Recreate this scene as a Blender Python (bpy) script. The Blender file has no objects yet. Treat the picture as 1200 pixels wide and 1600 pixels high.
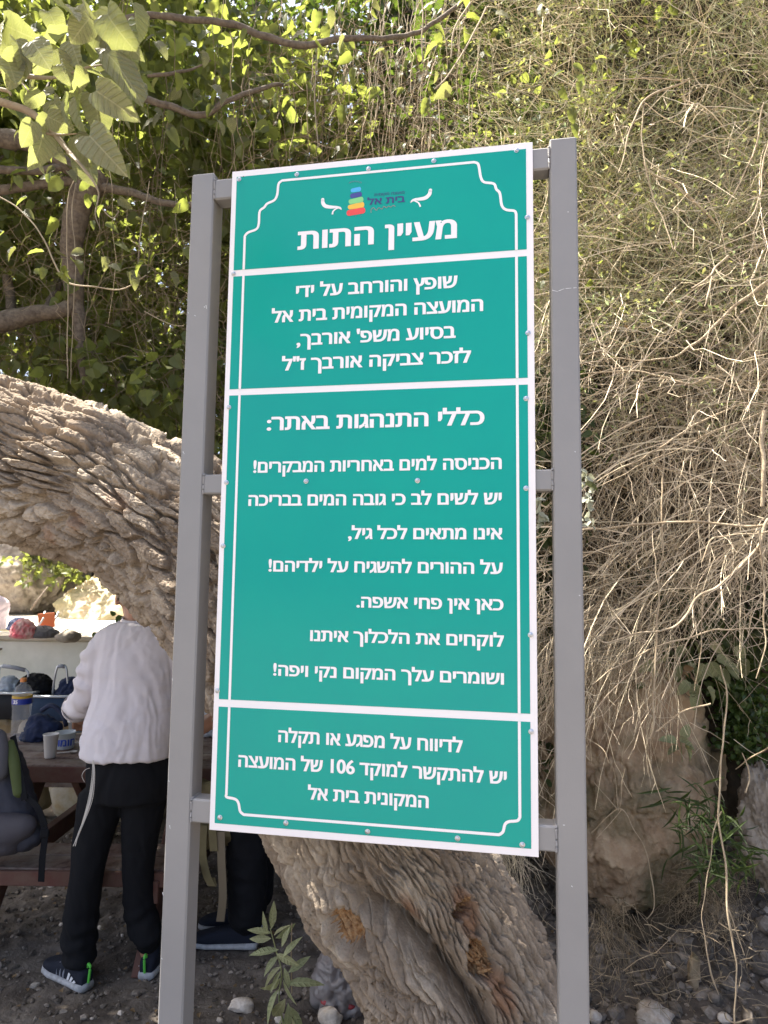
import bpy, math, random
import numpy as np
from mathutils import Vector, Matrix

# ------------------------------------------------------------------ camera, light, exposure
SC = bpy.context.scene
F_PX, PITCH, ROLL, CAM_H = 1062.35, 0.0938, 0.0124, 1.68      # focal length in photo pixels (1200 wide)
_cp, _sp, _cr, _sr = math.cos(PITCH), math.sin(PITCH), math.cos(ROLL), math.sin(ROLL)
FWD = np.array([0, _cp, _sp]); UP0 = np.array([0, -_sp, _cp]); X0 = np.array([1.0, 0, 0])
RIGHT = X0*_cr + UP0*_sr
UP = -X0*_sr + UP0*_cr
cam_d = bpy.data.cameras.new('camera')
cam = bpy.data.objects.new('camera', cam_d); SC.collection.objects.link(cam)
cam_d.sensor_fit = 'HORIZONTAL'; cam_d.sensor_width = 36.0; cam_d.lens = 36.0*F_PX/1200
cam_d.clip_start = 0.02; cam_d.clip_end = 500
m = Matrix.Identity(4)
for i in range(3):
    m[i][0] = RIGHT[i]; m[i][1] = UP[i]; m[i][2] = -FWD[i]
m[2][3] = CAM_H
cam.matrix_world = m
cam_d.dof.use_dof = True; cam_d.dof.focus_distance = 1.95; cam_d.dof.aperture_fstop = 11.0
SC.camera = cam

SUN_DIR = np.array([-0.50, 0.125, 1.0]); SUN_DIR /= np.linalg.norm(SUN_DIR)     # towards the sun
sun_el = math.asin(SUN_DIR[2]); sun_az = math.atan2(SUN_DIR[0], SUN_DIR[1])      # clockwise from +Y
world = bpy.data.worlds.new('World'); SC.world = world; world.use_nodes = True
nt = world.node_tree; nt.nodes.clear()
sky = nt.nodes.new('ShaderNodeTexSky'); sky.sky_type = 'NISHITA'; sky.sun_disc = False
sky.sun_elevation = sun_el; sky.sun_rotation = sun_az
sky.air_density = 0.8; sky.dust_density = 5.0; sky.ozone_density = 0.6
bg = nt.nodes.new('ShaderNodeBackground'); bg.inputs[1].default_value = 0.105
wo = nt.nodes.new('ShaderNodeOutputWorld')
nt.links.new(sky.outputs[0], bg.inputs[0]); nt.links.new(bg.outputs[0], wo.inputs[0])
sl = bpy.data.lights.new('sun', 'SUN'); sl.energy = 5.0; sl.angle = math.radians(0.53); sl.color = (1.0, 0.94, 0.84)
so = bpy.data.objects.new('sun', sl); SC.collection.objects.link(so)
so.rotation_euler = Vector(tuple(SUN_DIR)).to_track_quat('Z', 'Y').to_euler()
vs = SC.view_settings; vs.view_transform = 'Standard'; vs.look = 'None'; vs.gamma = 1.0; vs.use_curve_mapping = False
vs.exposure = 2.16
SC.render.engine = 'CYCLES'
SC.cycles.use_denoising = True
SC.cycles.max_bounces = 8; SC.cycles.diffuse_bounces = 4; SC.cycles.glossy_bounces = 3
SC.cycles.transmission_bounces = 6; SC.cycles.transparent_max_bounces = 8
SC.cycles.sample_clamp_indirect = 6.0

rng = np.random.default_rng(7); random.seed(7)

# ------------------------------------------------------------------ helpers
def ray(px, py):
    return FWD + RIGHT*((px-600)/F_PX) - UP*((py-800)/F_PX)
def P(px, py, Y):
    """world point that stands Y metres in front of the camera, seen at photo pixel px,py"""
    d = ray(px, py); q = d*(Y/d[1]); q[2] += CAM_H
    return q
def G(px, py, z=0.0):
    d = ray(px, py); t = (z-CAM_H)/d[2]; q = d*t; q[2] += CAM_H
    return q
def V(*a): return np.array(a, float)

COL = SC.collection
def link(o, parent=None):
    COL.objects.link(o)
    if parent is not None: o.parent = parent
    return o
def tag(o, label=None, cat=None, group=None, kind=None):
    if label: o['label'] = label
    if cat: o['category'] = cat
    if group: o['group'] = group
    if kind: o['kind'] = kind
    return o
def thing(name, label, cat, loc=(0, 0, 0), group=None, rot=None):
    o = bpy.data.objects.new(name, None); COL.objects.link(o)
    o.location = tuple(loc); o.empty_display_size = 0.1
    if rot: o.rotation_euler = rot
    return tag(o, label, cat, group)
def fast_mesh(name, Vs, Fs, smooth=False):
    """Vs (n,3); Fs list of (k, c) int arrays"""
    me = bpy.data.meshes.new(name)
    Vs = np.ascontiguousarray(Vs, dtype=np.float32)
    Fs = [np.asarray(f, dtype=np.int32) for f in Fs if len(f)]
    me.vertices.add(len(Vs)); me.vertices.foreach_set('co', Vs.ravel())
    nl = sum(f.size for f in Fs); nf = sum(len(f) for f in Fs)
    me.loops.add(nl); me.polygons.add(nf)
    me.loops.foreach_set('vertex_index', np.concatenate([f.ravel() for f in Fs]))
    tot = np.concatenate([np.full(len(f), f.shape[1], np.int32) for f in Fs])
    st = np.concatenate([[0], np.cumsum(tot)[:-1]]).astype(np.int32)
    me.polygons.foreach_set('loop_start', st)
    me.polygons.foreach_set('use_smooth', np.full(nf, smooth))
    me.update(calc_edges=True)
    return me
def obj(name, me, mat=None, parent=None, world_space=True):
    """one mesh object; vertices given in world space are moved into the parent's frame"""
    if mat is not None:
        me.materials.clear()
        for q in (mat if isinstance(mat, (list, tuple)) else [mat]): me.materials.append(q)
    o = bpy.data.objects.new(name, me); COL.objects.link(o)
    if parent is not None:
        o.parent = parent
        if world_space:
            bpy.context.view_layer.update() if False else None
            mw = chain_matrix(parent)
            o.matrix_parent_inverse = mw.inverted()
    return o
def chain_matrix(o):
    mw = Matrix.LocRotScale(o.location, o.rotation_euler, o.scale)
    if o.parent is not None:
        mw = chain_matrix(o.parent) @ o.matrix_parent_inverse @ mw
    return mw
class MB:
    """collects small shapes; build() links them as one object"""
    def __init__(s): s.v = []; s.f = []; s.sm = False
    def add(s, vs, fs):
        b = len(s.v); s.v.extend([tuple(map(float, q)) for q in vs]); s.f.extend([tuple(i+b for i in f) for f in fs]); return s
    def box(s, c, size, ax=None, bevel=0.0):
        """box centred at c; ax = 3 axis vectors; chamfered when bevel > 0"""
        c = np.array(c, float); h = np.array(size, float)/2
        ax = np.eye(3) if ax is None else np.array(ax, float)
        if bevel <= 0:
            vs = [c + ax.T @ (h*np.array([i, j, k])) for i in (-1, 1) for j in (-1, 1) for k in (-1, 1)]
            return s.add(vs, [(0, 1, 3, 2), (4, 6, 7, 5), (0, 4, 5, 1), (2, 3, 7, 6), (0, 2, 6, 4), (1, 5, 7, 3)])
        b = bevel; vs = []; idx = {}
        for i in (-1, 1):
            for j in (-1, 1):
                for k in (-1, 1):
                    for a in range(3):
                        p = np.array([i, j, k], float)*(h-b); p[a] = (i, j, k)[a]*h[a]
                        idx[(i, j, k, a)] = len(vs); vs.append(c + ax.T @ p)
        fs = []
        for a in range(3):
            b1, b2 = [q for q in range(3) if q != a]
            for sgn in (-1, 1):
                q = []
                for (m1, m2) in ((-1, -1), (1, -1), (1, 1), (-1, 1)):
                    t = [0, 0, 0]; t[a] = sgn; t[b1] = m1; t[b2] = m2; q.append(idx[(*t, a)])
                fs.append(q)
        for a in range(3):
            b1, b2 = [q for q in range(3) if q != a]
            for m1 in (-1, 1):
                for m2 in (-1, 1):
                    q = []
                    for (sa, w) in ((-1, b1), (1, b1), (1, b2), (-1, b2)):
                        t = [0, 0, 0]; t[a] = sa; t[b1] = m1; t[b2] = m2; q.append(idx[(*t, w)])
                    fs.append(q)
        for i in (-1, 1):
            for j in (-1, 1):
                for k in (-1, 1):
                    fs.append([idx[(i, j, k, 0)], idx[(i, j, k, 1)], idx[(i, j, k, 2)]])
        return s.add(vs, fs)
    def tube(s, pts, r, n=8, cap=True):
        pts = np.array(pts, float); k = len(pts); r = np.broadcast_to(np.array(r, float), (k,))
        vs, fq = tubes(pts[None], r[None], n); b = len(s.v)
        s.add(vs, [tuple(q) for q in fq])
        if cap:
            s.f.append(tuple(b+i for i in range(n))[::-1]); s.f.append(tuple(b+(k-1)*n+i for i in range(n)))
        return s
    def lathe(s, c, prof, n=20, ax=None, cap=True):
        """profile [(r, h), ...] turned about the third axis through c"""
        c = np.array(c, float); ax = np.eye(3) if ax is None else np.array(ax, float); b = len(s.v); vs = []
        for (r, h) in prof:
            for i in range(n):
                a = 2*math.pi*i/n; vs.append(c + ax.T @ np.array([r*math.cos(a), r*math.sin(a), h]))
        fs = [(j*n+i, j*n+(i+1) % n, (j+1)*n+(i+1) % n, (j+1)*n+i) for j in range(len(prof)-1) for i in range(n)]
        if cap: fs += [tuple(range(n))[::-1], tuple((len(prof)-1)*n+i for i in range(n))]
        return s.add(vs, fs)
    def prism(s, poly, thick, ax, o):
        """polygon (2D) in the plane of ax[0], ax[1] from o, extruded along ax[2]"""
        o = np.array(o, float); ax = np.array(ax, float); n = len(poly)
        vs = [o+ax[0]*p[0]+ax[1]*p[1] for p in poly] + [o+ax[0]*p[0]+ax[1]*p[1]+ax[2]*thick for p in poly]
        fs = [tuple(range(n)), tuple(range(n, 2*n))[::-1]] + [(i, i+n, (i+1) % n+n, (i+1) % n) for i in range(n)]
        return s.add(vs, fs)
    def mesh(s, name, smooth=False):
        me = bpy.data.meshes.new(name); me.from_pydata(s.v, [], s.f); 
        import bmesh
        bm = bmesh.new(); bm.from_mesh(me); bmesh.ops.recalc_face_normals(bm, faces=bm.faces); bm.to_mesh(me); bm.free()
        if smooth: me.polygons.foreach_set('use_smooth', [True]*len(me.polygons))
        me.update(); return me
    def build(s, name, mat=None, parent=None, smooth=False, auto=None):
        me = s.mesh(name, smooth or auto is not None)
        if auto is not None: me.set_sharp_from_angle(angle=math.radians(auto))
        return obj(name, me, mat, parent)

def tubes(P_, R_, n=3):
    """batch of tubes: P_ (N,K,3), R_ (N,K) -> verts, quads"""
    P_ = np.asarray(P_, float); N, K, _ = P_.shape
    T = np.gradient(P_, axis=1); T /= np.linalg.norm(T, axis=2, keepdims=True)+1e-9
    m = T.mean(axis=1); ref = np.where((np.abs(m[:, 2:3]) < 0.75), np.array([[0, 0, 1.0]]), np.array([[1.0, 0.1, 0]]))
    A = np.cross(T, ref[:, None, :]); A /= np.linalg.norm(A, axis=2, keepdims=True)+1e-9
    B = np.cross(T, A)
    th = np.arange(n)*2*np.pi/n
    vs = P_[:, :, None, :] + R_[:, :, None, None]*(A[:, :, None, :]*np.cos(th)[None, None, :, None]+B[:, :, None, :]*np.sin(th)[None, None, :, None])
    base = (np.arange(N)*K*n)[:, None, None]; kk = (np.arange(K-1)*n)[None, :, None]; i = np.arange(n)[None, None, :]; j = (np.arange(n)+1) % n
    j = j[None, None, :]
    f = np.stack([base+kk+i, base+kk+j, base+kk+n+j, base+kk+n+i], axis=-1).reshape(-1, 4)
    return vs.reshape(-1, 3), f
def unit(v, ax=-1):
    return v/(np.linalg.norm(v, axis=ax, keepdims=True)+1e-12)
def spline(pts, n):
    """Catmull-Rom through rows of pts (any columns), n samples"""
    p = np.array(pts, float); p = np.vstack([2*p[0]-p[1], p, 2*p[-1]-p[-2]])
    t = np.linspace(0, len(p)-3-1e-9, n); i = t.astype(int); u = (t-i)[:, None]
    a, b, c, d = p[i], p[i+1], p[i+2], p[i+3]
    return 0.5*((2*b)+(-a+c)*u+(2*a-5*b+4*c-d)*u*u+(-a+3*b-3*c+d)*u**3)
# numpy noise
_perm = np.random.default_rng(3).permutation(4096)
def _h(ix, iy, iz, k=0):
    return _perm[(_perm[(_perm[(ix+k*37) & 4095]+iy) & 4095]+iz) & 4095]
_gr = unit(np.random.default_rng(5).normal(size=(4096, 3)))
def perlin(p):
    p = np.asarray(p, float); i = np.floor(p).astype(int); f = p-i; u = f*f*f*(f*(f*6-15)+10); out = 0
    for dx in (0, 1):
        for dy in (0, 1):
            for dz in (0, 1):
                g = _gr[_h(i[..., 0]+dx, i[..., 1]+dy, i[..., 2]+dz)]
                d = (g*(f-np.array([dx, dy, dz]))).sum(-1)
                w = (u[..., 0] if dx else 1-u[..., 0])*(u[..., 1] if dy else 1-u[..., 1])*(u[..., 2] if dz else 1-u[..., 2])
                out = out+w*d
    return out*1.6
def fbm(p, o=4, g=0.5):
    a = 1; s = 0; p = np.asarray(p, float)
    for k in range(o):
        s = s+a*perlin(p+k*17.3); p = p*2.03; a *= g
    return s
_jit = np.random.default_rng(9).random((4096, 3))
def voronoi(p):
    """F1, F2, cell id"""
    p = np.asarray(p, float); i = np.floor(p).astype(int); n = len(p)
    f1 = np.full(n, 9.0); f2 = np.full(n, 9.0); cid = np.zeros(n, int)
    for dx in (-1, 0, 1):
        for dy in (-1, 0, 1):
            for dz in (-1, 0, 1):
                c = i+np.array([dx, dy, dz]); h = _h(c[:, 0], c[:, 1], c[:, 2]); q = c+_jit[h]
                d = np.sqrt(((p-q)**2).sum(1)); near = d < f1
                f2 = np.where(near, f1, np.minimum(f2, d)); cid = np.where(near, h, cid); f1 = np.where(near, d, f1)
    return f1, f2, cid
def sstep(a, b, x):
    t = np.clip((x-a)/(b-a), 0, 1); return t*t*(3-2*t)

# ------------------------------------------------------------------ materials
def mat(name, color, rough=0.6, spec=0.5, metal=0.0, var=None, var_scale=8.0, bump=0.0, bump_scale=60.0, island=0.0, trans=None,
        coat=0.0, detail=6.0, ramp=(0.35, 0.65), hue=0.0, vein=False):
    """procedural Principled material: colour mixed towards var by noise, random tint per island, bump, translucency for leaves"""
    m = bpy.data.materials.new(name); m.use_nodes = True; t = m.node_tree; N = t.nodes; L = t.links
    b = N['Principled BSDF']; b.inputs['Roughness'].default_value = rough
    b.inputs['Specular IOR Level'].default_value = spec; b.inputs['Metallic'].default_value = metal
    b.inputs['Coat Weight'].default_value = coat; b.inputs['Coat Roughness'].default_value = 0.16
    tc = N.new('ShaderNodeTexCoord'); co = tc.outputs['Object']
    c4 = lambda c: (*c, 1.0)
    out = None
    if var is not None:
        vs_ = var if isinstance(var, list) else [var]; cur = None
        for k, vc in enumerate(vs_):
            n = N.new('ShaderNodeTexNoise'); n.inputs['Scale'].default_value = var_scale*(1, 2.7, 0.6, 5.0)[k % 4]; n.inputs['Detail'].default_value = detail
            n.inputs['Roughness'].default_value = 0.62
            mp = N.new('ShaderNodeMapping'); mp.inputs['Location'].default_value = (k*3.1, k*1.7, 0); L.new(co, mp.inputs[0]); L.new(mp.outputs[0], n.inputs['Vector'])
            r = N.new('ShaderNodeMapRange'); r.inputs[1].default_value = ramp[0]; r.inputs[2].default_value = ramp[1]; L.new(n.outputs[0], r.inputs[0])
            x = N.new('ShaderNodeMix'); x.data_type = 'RGBA'; L.new(r.outputs[0], x.inputs[0]); x.inputs[7].default_value = c4(vc)
            if cur is None: x.inputs[6].default_value = c4(color)
            else: L.new(cur, x.inputs[6])
            cur = x.outputs[2]
        out = cur
    if vein:                                                 # midrib and side veins drawn from the leaf's own coordinates
        sx = N.new('ShaderNodeSeparateXYZ'); L.new(co, sx.inputs[0])
        def mth(op, a, b=None):
            q = N.new('ShaderNodeMath'); q.operation = op
            for i, w in enumerate((a, b)):
                if w is None: continue
                if isinstance(w, (int, float)): q.inputs[i].default_value = w
                else: L.new(w, q.inputs[i])
            return q.outputs[0]
        ay = mth('ABSOLUTE', sx.outputs[1]); ph = mth('MULTIPLY', mth('SUBTRACT', sx.outputs[0], mth('MULTIPLY', ay, 0.75)), 44.0)
        side = mth('POWER', mth('ADD', mth('MULTIPLY', mth('SINE', ph), 0.5), 0.5), 7.0); mid = mth('LESS_THAN', ay, 0.016); vv = mth('MINIMUM', mth('ADD', mid, mth('MULTIPLY', side, 0.7)), 1.0)
        x = N.new('ShaderNodeMix'); x.data_type = 'RGBA'; L.new(mth('MULTIPLY', vv, 0.55), x.inputs[0])
        if out is None: x.inputs[6].default_value = c4(color)
        else: L.new(out, x.inputs[6])
        x.inputs[7].default_value = c4([min(1, q*1.7+.03) for q in color]); out = x.outputs[2]
        bp = N.new('ShaderNodeBump'); bp.inputs['Strength'].default_value = 0.6; bp.inputs['Distance'].default_value = 0.02; L.new(vv, bp.inputs['Height']); L.new(bp.outputs[0], b.inputs['Normal'])
    if island > 0:
        g = N.new('ShaderNodeNewGeometry'); hs = N.new('ShaderNodeHueSaturation')
        if out is None: hs.inputs['Color'].default_value = c4(color)
        else: L.new(out, hs.inputs['Color'])
        oi = N.new('ShaderNodeObjectInfo'); ad = N.new('ShaderNodeMath'); ad.operation = 'ADD'
        L.new(g.outputs['Random Per Island'], ad.inputs[0]); L.new(oi.outputs['Random'], ad.inputs[1])
        fr = N.new('ShaderNodeMath'); fr.operation = 'FRACT'; L.new(ad.outputs[0], fr.inputs[0])
        r = N.new('ShaderNodeMapRange'); r.inputs[3].default_value = 1-island; r.inputs[4].default_value = 1+island
        L.new(fr.outputs[0], r.inputs[0]); L.new(r.outputs[0], hs.inputs['Value'])
        if hue > 0:
            mu = N.new('ShaderNodeMath'); mu.operation = 'MULTIPLY'; mu.inputs[1].default_value = 7.13; L.new(fr.outputs[0], mu.inputs[0])
            f2 = N.new('ShaderNodeMath'); f2.operation = 'FRACT'; L.new(mu.outputs[0], f2.inputs[0])
            r2 = N.new('ShaderNodeMapRange'); r2.inputs[3].default_value = 0.5-hue; r2.inputs[4].default_value = 0.5+hue*0.6
            L.new(f2.outputs[0], r2.inputs[0]); L.new(r2.outputs[0], hs.inputs['Hue'])
        out = hs.outputs[0]
    if out is None: b.inputs['Base Color'].default_value = c4(color)
    else: L.new(out, b.inputs['Base Color'])
    if bump > 0:
        n = N.new('ShaderNodeTexNoise'); n.inputs['Scale'].default_value = bump_scale; n.inputs['Detail'].default_value = 5
        L.new(co, n.inputs['Vector']); bp = N.new('ShaderNodeBump'); bp.inputs['Strength'].default_value = min(1, bump); bp.inputs['Distance'].default_value = 0.01*bump
        L.new(n.outputs[0], bp.inputs['Height']); L.new(bp.outputs[0], b.inputs['Normal'])
    if trans is not None:
        tr = N.new('ShaderNodeBsdfTranslucent'); mx = N.new('ShaderNodeMixShader'); mx.inputs[0].default_value = trans[1]
        if out is not None:
            x = N.new('ShaderNodeMix'); x.data_type = 'RGBA'; x.blend_type = 'MIX'; x.inputs[0].default_value = 0.75
            L.new(out, x.inputs[6]); x.inputs[7].default_value = c4(trans[0]); L.new(x.outputs[2], tr.inputs[0])
        else: tr.inputs[0].default_value = c4(trans[0])
        L.new(b.outputs[0], mx.inputs[1]); L.new(tr.outputs[0], mx.inputs[2]); L.new(mx.outputs[0], N['Material Output'].inputs[0])
    return m
# ------------------------------------------------------------------ the information sign
YAW = 0.1798; SW, SH = 0.80, 1.7253
S_EX = V(math.cos(YAW), -math.sin(YAW), 0); S_EZ = V(0, 0, 1); S_N = np.cross(S_EX, S_EZ)     # S_N towards the camera
S_O = V(-0.4248, 1.7582, -0.6338+CAM_H)                                                         # panel face, lower left corner
def S(px, py):
    """photo pixel -> metres on the panel face (right, up)"""
    d = ray(px, py); c = V(0, 0, CAM_H); t = ((S_O-c) @ S_N)/(d @ S_N); q = c+d*t-S_O
    return float(q @ S_EX), float(q @ S_EZ)
def SP(s, t, out=0.0): return S_O+S_EX*s+S_EZ*t+S_N*out
AXS = [S_EX, S_EZ, S_N]
M_post = mat('painted grey steel', (0.232, 0.226, 0.222), 0.42, 0.5, var=(0.258, 0.25, 0.245), var_scale=3, bump=0.12, bump_scale=220)
M_weld = mat('rough weld paint', (0.30, 0.29, 0.285), 0.5, bump=0.6, bump_scale=400)
M_white = mat('white vinyl', (0.84, 0.80, 0.80), 0.3, 0.5)
M_green = mat('teal green vinyl', (0.0, 0.31, 0.265), 0.30, 0.22, coat=0.14, var=(0.0, 0.34, 0.27), var_scale=2.0, bump=0.02, bump_scale=5)
M_letter = mat('white lettering vinyl', (0.86, 0.82, 0.82), 0.3, 0.5)
M_screw = mat('zinc screw', (0.55, 0.57, 0.6), 0.3, 0.5, metal=0.9)
M_hole = mat('dark drill hole', (0.02, 0.02, 0.02), 0.8)
sign = thing('information_sign', 'tall green sign with white Hebrew lettering bolted between two grey steel posts', 'sign', SP(SW/2, 0, -0.03)*V(1, 1, 0))
post_w, post_d = 0.066, 0.066
PT = 0.0035                                    # panel thickness
def rod(a_s, b_s, t0, t1, out_front, depth, bevel, name, par=sign, material=M_post):
    """upright or level box bar on the panel plane"""
    mb = MB(); c = SP((a_s+b_s)/2, (t0+t1)/2, out_front-depth/2)
    mb.box(c, (b_s-a_s, t1-t0, depth), AXS, bevel); o = mb.build(name, material, par, auto=30); return o
gL, gR = 0.1201, 0.1073
zb = -(S_O[2])-0.3                             # the posts go down into the earth
for (a, b) in ((-gL, -gL+post_w), (SW+gR-post_w, SW+gR)):
    p = rod(a, b, zb, 1.7302+0.002, -PT, post_d, 0.004, 'post')
    # scratches and a paint seam, raised paint chips
E_in0, E_in1 = -gL+post_w, SW+gR-post_w
for (pyl, pyr, hh, dpt) in ((293, 243, 0.058, 0.050), (757, 748, 0.052, 0.045), (1271, 1313, 0.058, 0.050)):
    tl = S(350, pyl)[1]; tr = S(852, pyr)[1]; tm = (tl+tr)/2
    if pyl == 293: tm = 1.712-hh/2
    br = rod(E_in0, E_in1, tm-hh/2, tm+hh/2, -PT-0.002, dpt, 0.004, 'crossbar')
    for e in (E_in0, E_in1):                   # weld beads round the joint
        mb = MB(); sg = 1 if e == E_in0 else -1
        pts = [SP(e+sg*0.0015, tm+hh/2*q[0], -PT-0.003-(dpt-.004)*q[1]) for q in ((-1, 0), (-.5, -.04), (0, 0), (.5, -.03), (1, 0), (1, .5), (1, 1))]
        mb.tube(spline(pts, 30), 0.0028, 6); mb.build('weld', M_weld, br, smooth=True)
panel = MB().box(SP(SW/2, SH/2, -PT/2), (SW, SH, PT), AXS, 0.0006).build('sign_panel', M_white, sign)
LAY = 0.0007
def flat(name, polys, material, out, par=panel, thick=0.0004):
    """flat printed shapes on the panel: polygons in panel metres"""
    mb = MB()
    for p in polys: mb.prism(p, thick, AXS, SP(0, 0, out-thick))
    o = mb.build(name, material, par); return o
def poly_px(pts): return [S(*p) for p in pts]
gx0 = (S(369.5, 300)[0]+S(335.5, 1280)[0])/2; gx1 = (S(822, 240)[0]+S(830, 1320)[0])/2
gtop = (S(372.5, 277.6)[1]+S(822, 231.7)[1])/2; gbot = (S(335, 1286)[1]+S(830, 1326)[1])/2
def band(l, r): return ((S(368, l[0])[1]+S(822, r[0])[1])/2, (S(368, l[1])[1]+S(822, r[1])[1])/2)
b1 = band((422.5, 432.5), (389.5, 400)); b2 = band((608, 618), (590.6, 601)); b3 = ((S(342.5, 1092.5)[1]+S(827.5, 1115)[1])/2, (S(342.5, 1104)[1]+S(827.5, 1128)[1])/2)
for (t0, t1) in ((b1[0], gtop), (b2[0], b1[1]), (b3[0], b2[1]), (gbot, b3[1])):
    flat('green_field', [[(gx0, t0), (gx1, t0), (gx1, t1), (gx0, t1)]], M_green, LAY)
def stroke(name, px_pts, w, material=M_letter, par=panel, n=None, out=2*LAY, raw=None, widths=None):
    """a printed line of width w metres along a line of points"""
    p = np.array(raw if raw is not None else [S(*q) for q in px_pts], float)
    if n: p = spline(p, n)
    t = np.gradient(p, axis=0)
    t = unit(t); nn = np.stack([-t[:, 1], t[:, 0]], 1); ww = (np.full(len(p), w) if widths is None else np.interp(np.linspace(0, 1, len(p)), np.linspace(0, 1, len(widths)), widths))/2
    a = p+nn*ww[:, None]; b = p-nn*ww[:, None]
    vs = [SP(q[0], q[1], out) for q in a]+[SP(q[0], q[1], out) for q in b]; k = len(p)
    return MB().add(vs, [(i, i+1, k+i+1, k+i) for i in range(k-1)]).build(name, material, par)
lx = (S(382, 393)[0]+S(377, 588)[0]+S(374, 622)[0]+S(358, 1090)[0])/4; rx = (S(807, 340)[0]+S(807, 622)[0]+S(812, 1086)[0])/3
LW = 0.0066
def top_shape():
    px = [(382, 400), (382, 369.5), (387.7, 363.8), (400.7, 358.5), (404.6, 350), (406, 331), (413, 324.5), (418, 318.5), (429, 313), (433.5, 304), (435.5, 288), (441, 282.5), (460, 280)]
    pr = [(725, 255), (741, 253.8), (747.5, 257.5), (751.2, 277), (756.5, 285), (771.5, 287.5), (775.5, 296), (781, 302.5), (784, 321), (790.6, 328), (803.6, 330), (807, 335), (807, 400)]
    a = [S(*q) for q in px]; b = [S(*q) for q in pr]
    a[0] = (lx, b1[0]); a[1] = (lx, a[1][1]); b[-1] = (rx, b1[0]); b[-2] = (rx, b[-2][1]); tt = (a[-2][1]+b[1][1])/2
    a = [a[0]]+list(map(tuple, spline(a[1:-1], 50))); b = list(map(tuple, spline(b[1:-1], 50)))+[b[-1]]
    return a+b
stroke('border_line', None, LW, raw=top_shape())
for (t0, t1) in ((b2[0], b1[1]), (b3[0], b2[1])):
    for x in (lx, rx): stroke('border_line', None, LW, raw=[(x, t0), (x, t1)])
pl_ = [(355, 1105), (351.5, 1240), (354.5, 1245), (368, 1248.5), (373, 1255), (375.5, 1267), (381, 1272.5)]
pr_ = [(780, 1304), (786, 1299), (789, 1288), (795, 1283.5), (808, 1282), (813, 1277), (813, 1130)]
a = [S(*q) for q in pl_]; b = [S(*q) for q in pr_]; a[0] = (lx, b3[1]); a[1] = (lx, a[1][1]); b[-1] = (rx, b3[1]); b[-2] = (rx, b[-2][1])
stroke('border_line', None, LW, raw=[a[0]]+list(map(tuple, spline(a[1:], 40)))+list(map(tuple, spline(b[:-1], 40)))+[b[-1]])

def text_mesh(s, offset=0.03):
    """outlines of the letters, thickened by moving every outline point outwards, filled contour by contour"""
    from mathutils.geometry import interpolate_bezier, delaunay_2d_cdt
    cu = bpy.data.curves.new('lettering', 'FONT'); cu.body = s; cu.size = 1.0
    o = bpy.data.objects.new('lettering', cu); COL.objects.link(o)
    c2 = o.to_curve(bpy.context.evaluated_depsgraph_get()); loops = []
    for sp in c2.splines:
        bp = sp.bezier_points; pts = []
        for k in range(len(bp)):
            p, q = bp[k], bp[(k+1) % len(bp)]
            st = (p.handle_right-p.co).cross(q.co-p.co).length < 1e-5 and (q.handle_left-q.co).cross(q.co-p.co).length < 1e-5
            pts += [p.co.xy.copy()] if st else [w.xy for w in interpolate_bezier(p.co, p.handle_right, q.handle_left, q.co, 6)[:-1]]
        a = np.array([tuple(p) for p in pts]); keep = np.linalg.norm(a-np.roll(a, 1, 0), axis=1) > 1e-4; a = a[keep]
        area = 0.5*np.sum(a[:, 0]*np.roll(a[:, 1], -1)-np.roll(a[:, 0], -1)*a[:, 1]); loops.append((a, area))
    o.to_curve_clear(); bpy.data.objects.remove(o); bpy.data.curves.remove(cu)
    ox, oy = offset, offset*0.55
    def inside(p, a):
        x, y = p; b = np.roll(a, -1, 0); c = (a[:, 1] > y) != (b[:, 1] > y)
        with np.errstate(all='ignore'): xx = (b[:, 0]-a[:, 0])*(y-a[:, 1])/(b[:, 1]-a[:, 1])+a[:, 0]
        return bool(np.sum(c & (x < xx)) % 2)
    res = []; host = {}
    for k, (a, ar) in enumerate(loops):
        par_ = [q for q, (b_, br) in enumerate(loops) if q != k and br*ar < 0 and abs(br) > abs(ar) and inside(a[0], b_)]
        hole = bool(par_); host[k] = par_[0] if hole else None; sgn = np.sign(ar)*(-1 if hole else 1)
        e1 = unit(a-np.roll(a, 1, 0)); e2 = unit(np.roll(a, -1, 0)-a); sg = np.sign(ar)*(-1 if hole else 1)
        n1 = np.stack([e1[:, 1], -e1[:, 0]], 1)*np.sign(ar)*(-1 if hole else 1); n2 = np.stack([e2[:, 1], -e2[:, 0]], 1)*np.sign(ar)*(-1 if hole else 1)
        nn = unit(n1+n2); mi = 1/np.maximum((nn*n1).sum(1), 0.5)
        res.append(a+nn*mi[:, None]*np.array([ox, oy]))
    outs = [k for k in range(len(loops)) if host[k] is None]
    vs = []; fs = []
    for k, q_ in enumerate(outs):
        a = res[q_]; hs = [res[h] for h in range(len(res)) if host[h] == q_]
        flat_ = np.vstack([a]+hs); b = len(vs); ed = []; st = 0
        for q in [a]+hs: ed += [(st+i, st+(i+1) % len(q)) for i in range(len(q))]; st += len(q)
        v2, _, tr, *_r = delaunay_2d_cdt([Vector((x, y)) for x, y in flat_], ed, [], 0, 1e-5)
        vs += [(p.x, p.y, 0.1+0.3*(k % 3)) for p in v2]
        for t in tr:
            p = [v2[i] for i in t]; c = ((p[0].x+p[1].x+p[2].x)/3, (p[0].y+p[1].y+p[2].y)/3)
            if inside(c, a) and not any(inside(c, h) for h in hs):
                cr = (p[1]-p[0]).cross(p[2]-p[0]); fs.append(tuple(b+i for i in (t if cr > 0 else t[::-1])))
    me = bpy.data.meshes.new('lettering'); me.from_pydata(vs, [], fs); me.update(); return me
HEB_H = 0.0
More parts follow.
